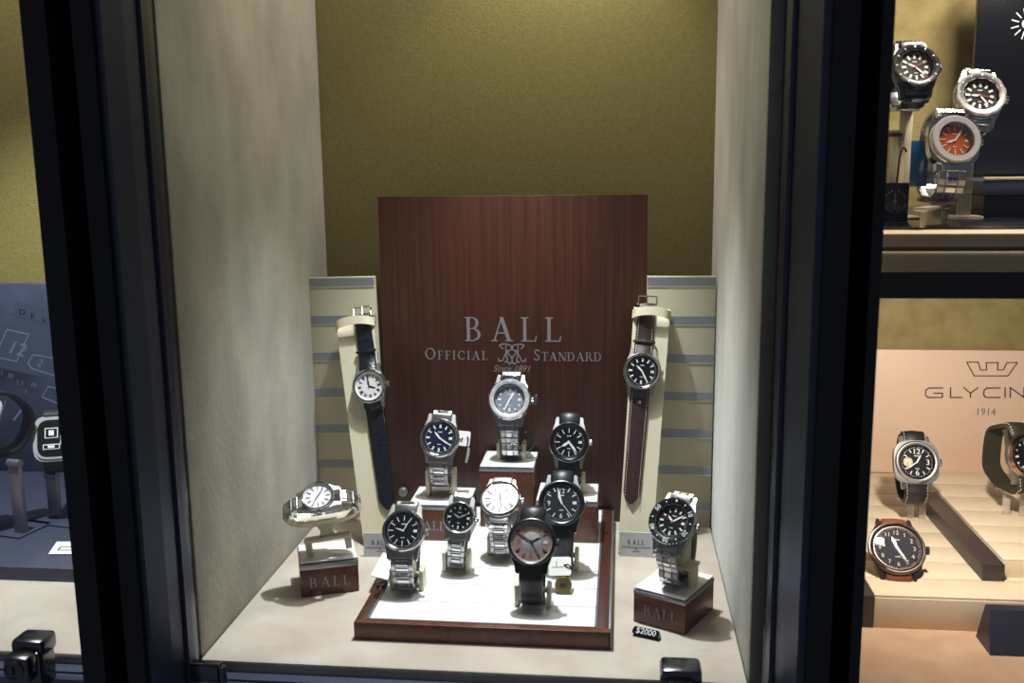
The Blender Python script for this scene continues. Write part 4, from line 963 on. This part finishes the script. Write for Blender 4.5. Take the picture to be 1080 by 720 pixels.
for x, y in ((8, 450), (75, 490), (95, 495), (110, 530)): q = at_p(x, y); b.box((q[0], q[1], .0003), (.0008, .006, .0005), M['poster_ink'], PP @ Matrix.Identity(4))
stroke(b, [at_p(0, 650), at_p(25, 570)], .0012, M['poster_ink'], PP, .0005); stroke(b, [at_p(60, 650), at_p(98, 600)], .003, M['poster_ink'], PP, .0005)
b.build('printed_figures', po, 0)
b = MB()
for body, x, y in (('D', 92, 206), ('E', 137, 222), ('V', 185, 239), ('O', 232, 253), ('N', 278, 266)):
    q = at_p(x, y); b.text(body, .0105, M['ink'], PP @ Tr(q[0], q[1], 0) @ Matrix.Rotation(D2R(-14), 4, 'Z'), .0005, 'CENTER', 1.25)
b.build('brand_lettering', po, 0)
PZ = .0150
def post_stand(x, y, h, label, plate):
    t = thing('post_stand', label, 'watch stand', (x, y, PZ), D2R(-12), 'silver post stands in the left niche')
    b = MB(); b.box(plate, (.062, .05, .0016), M['navy'], None, .0005); b.build('base_plate', t)
    b = MB(); b.box((0, 0, h / 2 + .0008), (.0150, .006, h), M['silver'], None, .0007); b.build('post', t)
    b = MB(); b.lathe([(1e-5, -.008), (.0045, -.008), (.0045, .008), (1e-5, .008)], M['silver'], Tr(0, 0, h + .002) @ Matrix.Rotation(D2R(90), 4, 'Y'), 20); b.build('pivot', t)
p = atZ(23, 562, PZ); post_stand(p.x, p.y, .080, 'silver post stand at the left picture edge with a black strap watch', (-.02, .01, .0008))
pa = p
p = atZ(59, 546, PZ); post_stand(p.x, p.y, .050, 'silver post stand half hidden by the mullion', (.008, .002, .0008))
pb = p
# square-cased watches
def square_watch(label, c, rz, strap_m, steel):
    t = bpy.data.objects.new('wristwatch', None); COL.objects.link(t); t.matrix_world = Tr(*c) @ Matrix.Rotation(rz, 4, 'Z') @ Matrix.Rotation(D2R(-25), 4, 'X'); tag(t, label, 'watch', 'square watches in the left niche')
    b = MB(); pr = []
    for j in range(48):
        a = 2 * math.pi * j / 48; ca, sa = math.cos(a), math.sin(a); q = .024 / (abs(ca) ** 4 + abs(sa) ** 4) ** .25; pr.append((q * ca, q * sa * 1.12))
    b.prism(pr, -.008, .002, M['silver_light'] if steel else M['blacksteel'], FACE); b.prism([(x * .9, y * .9) for x, y in pr], .002, .0036, M['silver_light'], FACE); b.build('case', t)
    b = MB(); b.prism([(x * .8, y * .8) for x, y in pr], .0036, .0040, M['dial_black'], FACE); b.build('dial', t)
    b = MB()
    for (x, y, w_, h_) in ((-.004, .006, .014, .012), (.010, -.002, .009, .012), (-.004, -.010, .018, .006)):
        b.box((x, y, .0042), (w_, h_, .0004), M['lume'], FACE); b.box((x, y, .0045), (w_ - .002, h_ - .002, .0004), M['dial_black'], FACE); b.box((x, y, .0048), (w_ * .4, h_ * .5, .0003), M['lume'], FACE)
    b.build('dial_windows', t)
    b = MB(); N = 30; P = []
    for j in range(N + 1):
        a = D2R(62 + (360 - 124 - 0) * j / N + 0); P.append((.031 * math.cos(a + 0) , .036 * math.sin(a)))
    # band loop in the side plane behind the case
    pts = [Vector((.026, .002)), Vector((.034, -.006)), Vector((.034, -.024)), Vector((.022, -.046)), Vector((0, -.052)), Vector((-.022, -.046)), Vector((-.034, -.024)), Vector((-.034, -.006)), Vector((-.026, .002))]
    Q = smooth2([tuple(p) for p in pts], 6)
    k0 = [(0, p.x, p.y) for p in Q]; vs_ = []; fs = []
    for i, p in enumerate(Q):
        tt = (Q[min(i + 1, len(Q) - 1)] - Q[max(i - 1, 0)]).normalized(); nn = Vector((tt.y, -tt.x)) * .0018
        for sx in (-1, 1):
            for sg in (-1, 1): vs_.append((sx * .013, p.x + sg * nn.x, p.y + sg * nn.y))
    for i in range(len(Q) - 1):
        a = i * 4
        for (u, v_) in ((0, 1), (1, 3), (3, 2), (2, 0)): fs.append((a + u, a + v_, a + 4 + v_, a + 4 + u))
    b.add(vs_, fs, strap_m, FACE); b.build('strap', t)
    return t
square_watch('square digital-style watch on a black strap cut by the left picture edge', (pa.x - .036, pa.y + .002, PZ + .130), D2R(-36), M['rubber'], True)
square_watch('square steel watch half hidden behind the left mullion', (pb.x + .012, pb.y - .004, PZ + .098), D2R(20), M['rubber'], True)
c0 = [atZ(x, y, PZ) for x, y in ((51, 585), (80, 585), (83, 572), (60, 572))]
t = thing('logo_card', 'white card with a black rectangle logo lying on the navy platform', 'card', (0, 0, 0))
b = MB(); b.prism([(q.x, q.y) for q in c0], PZ, PZ + .0012, M['paper']); b.build('card', t)
b = MB(); q = [atZ(x, y, PZ + .0013) for x, y in ((61, 580), (78, 580), (80, 576.5), (64, 576.5))]
stroke(b, [(v.x, v.y) for v in q], .0016, M['ink'], Tr(0, 0, PZ + .0012), .0002, True); b.build('logo', t, 0)
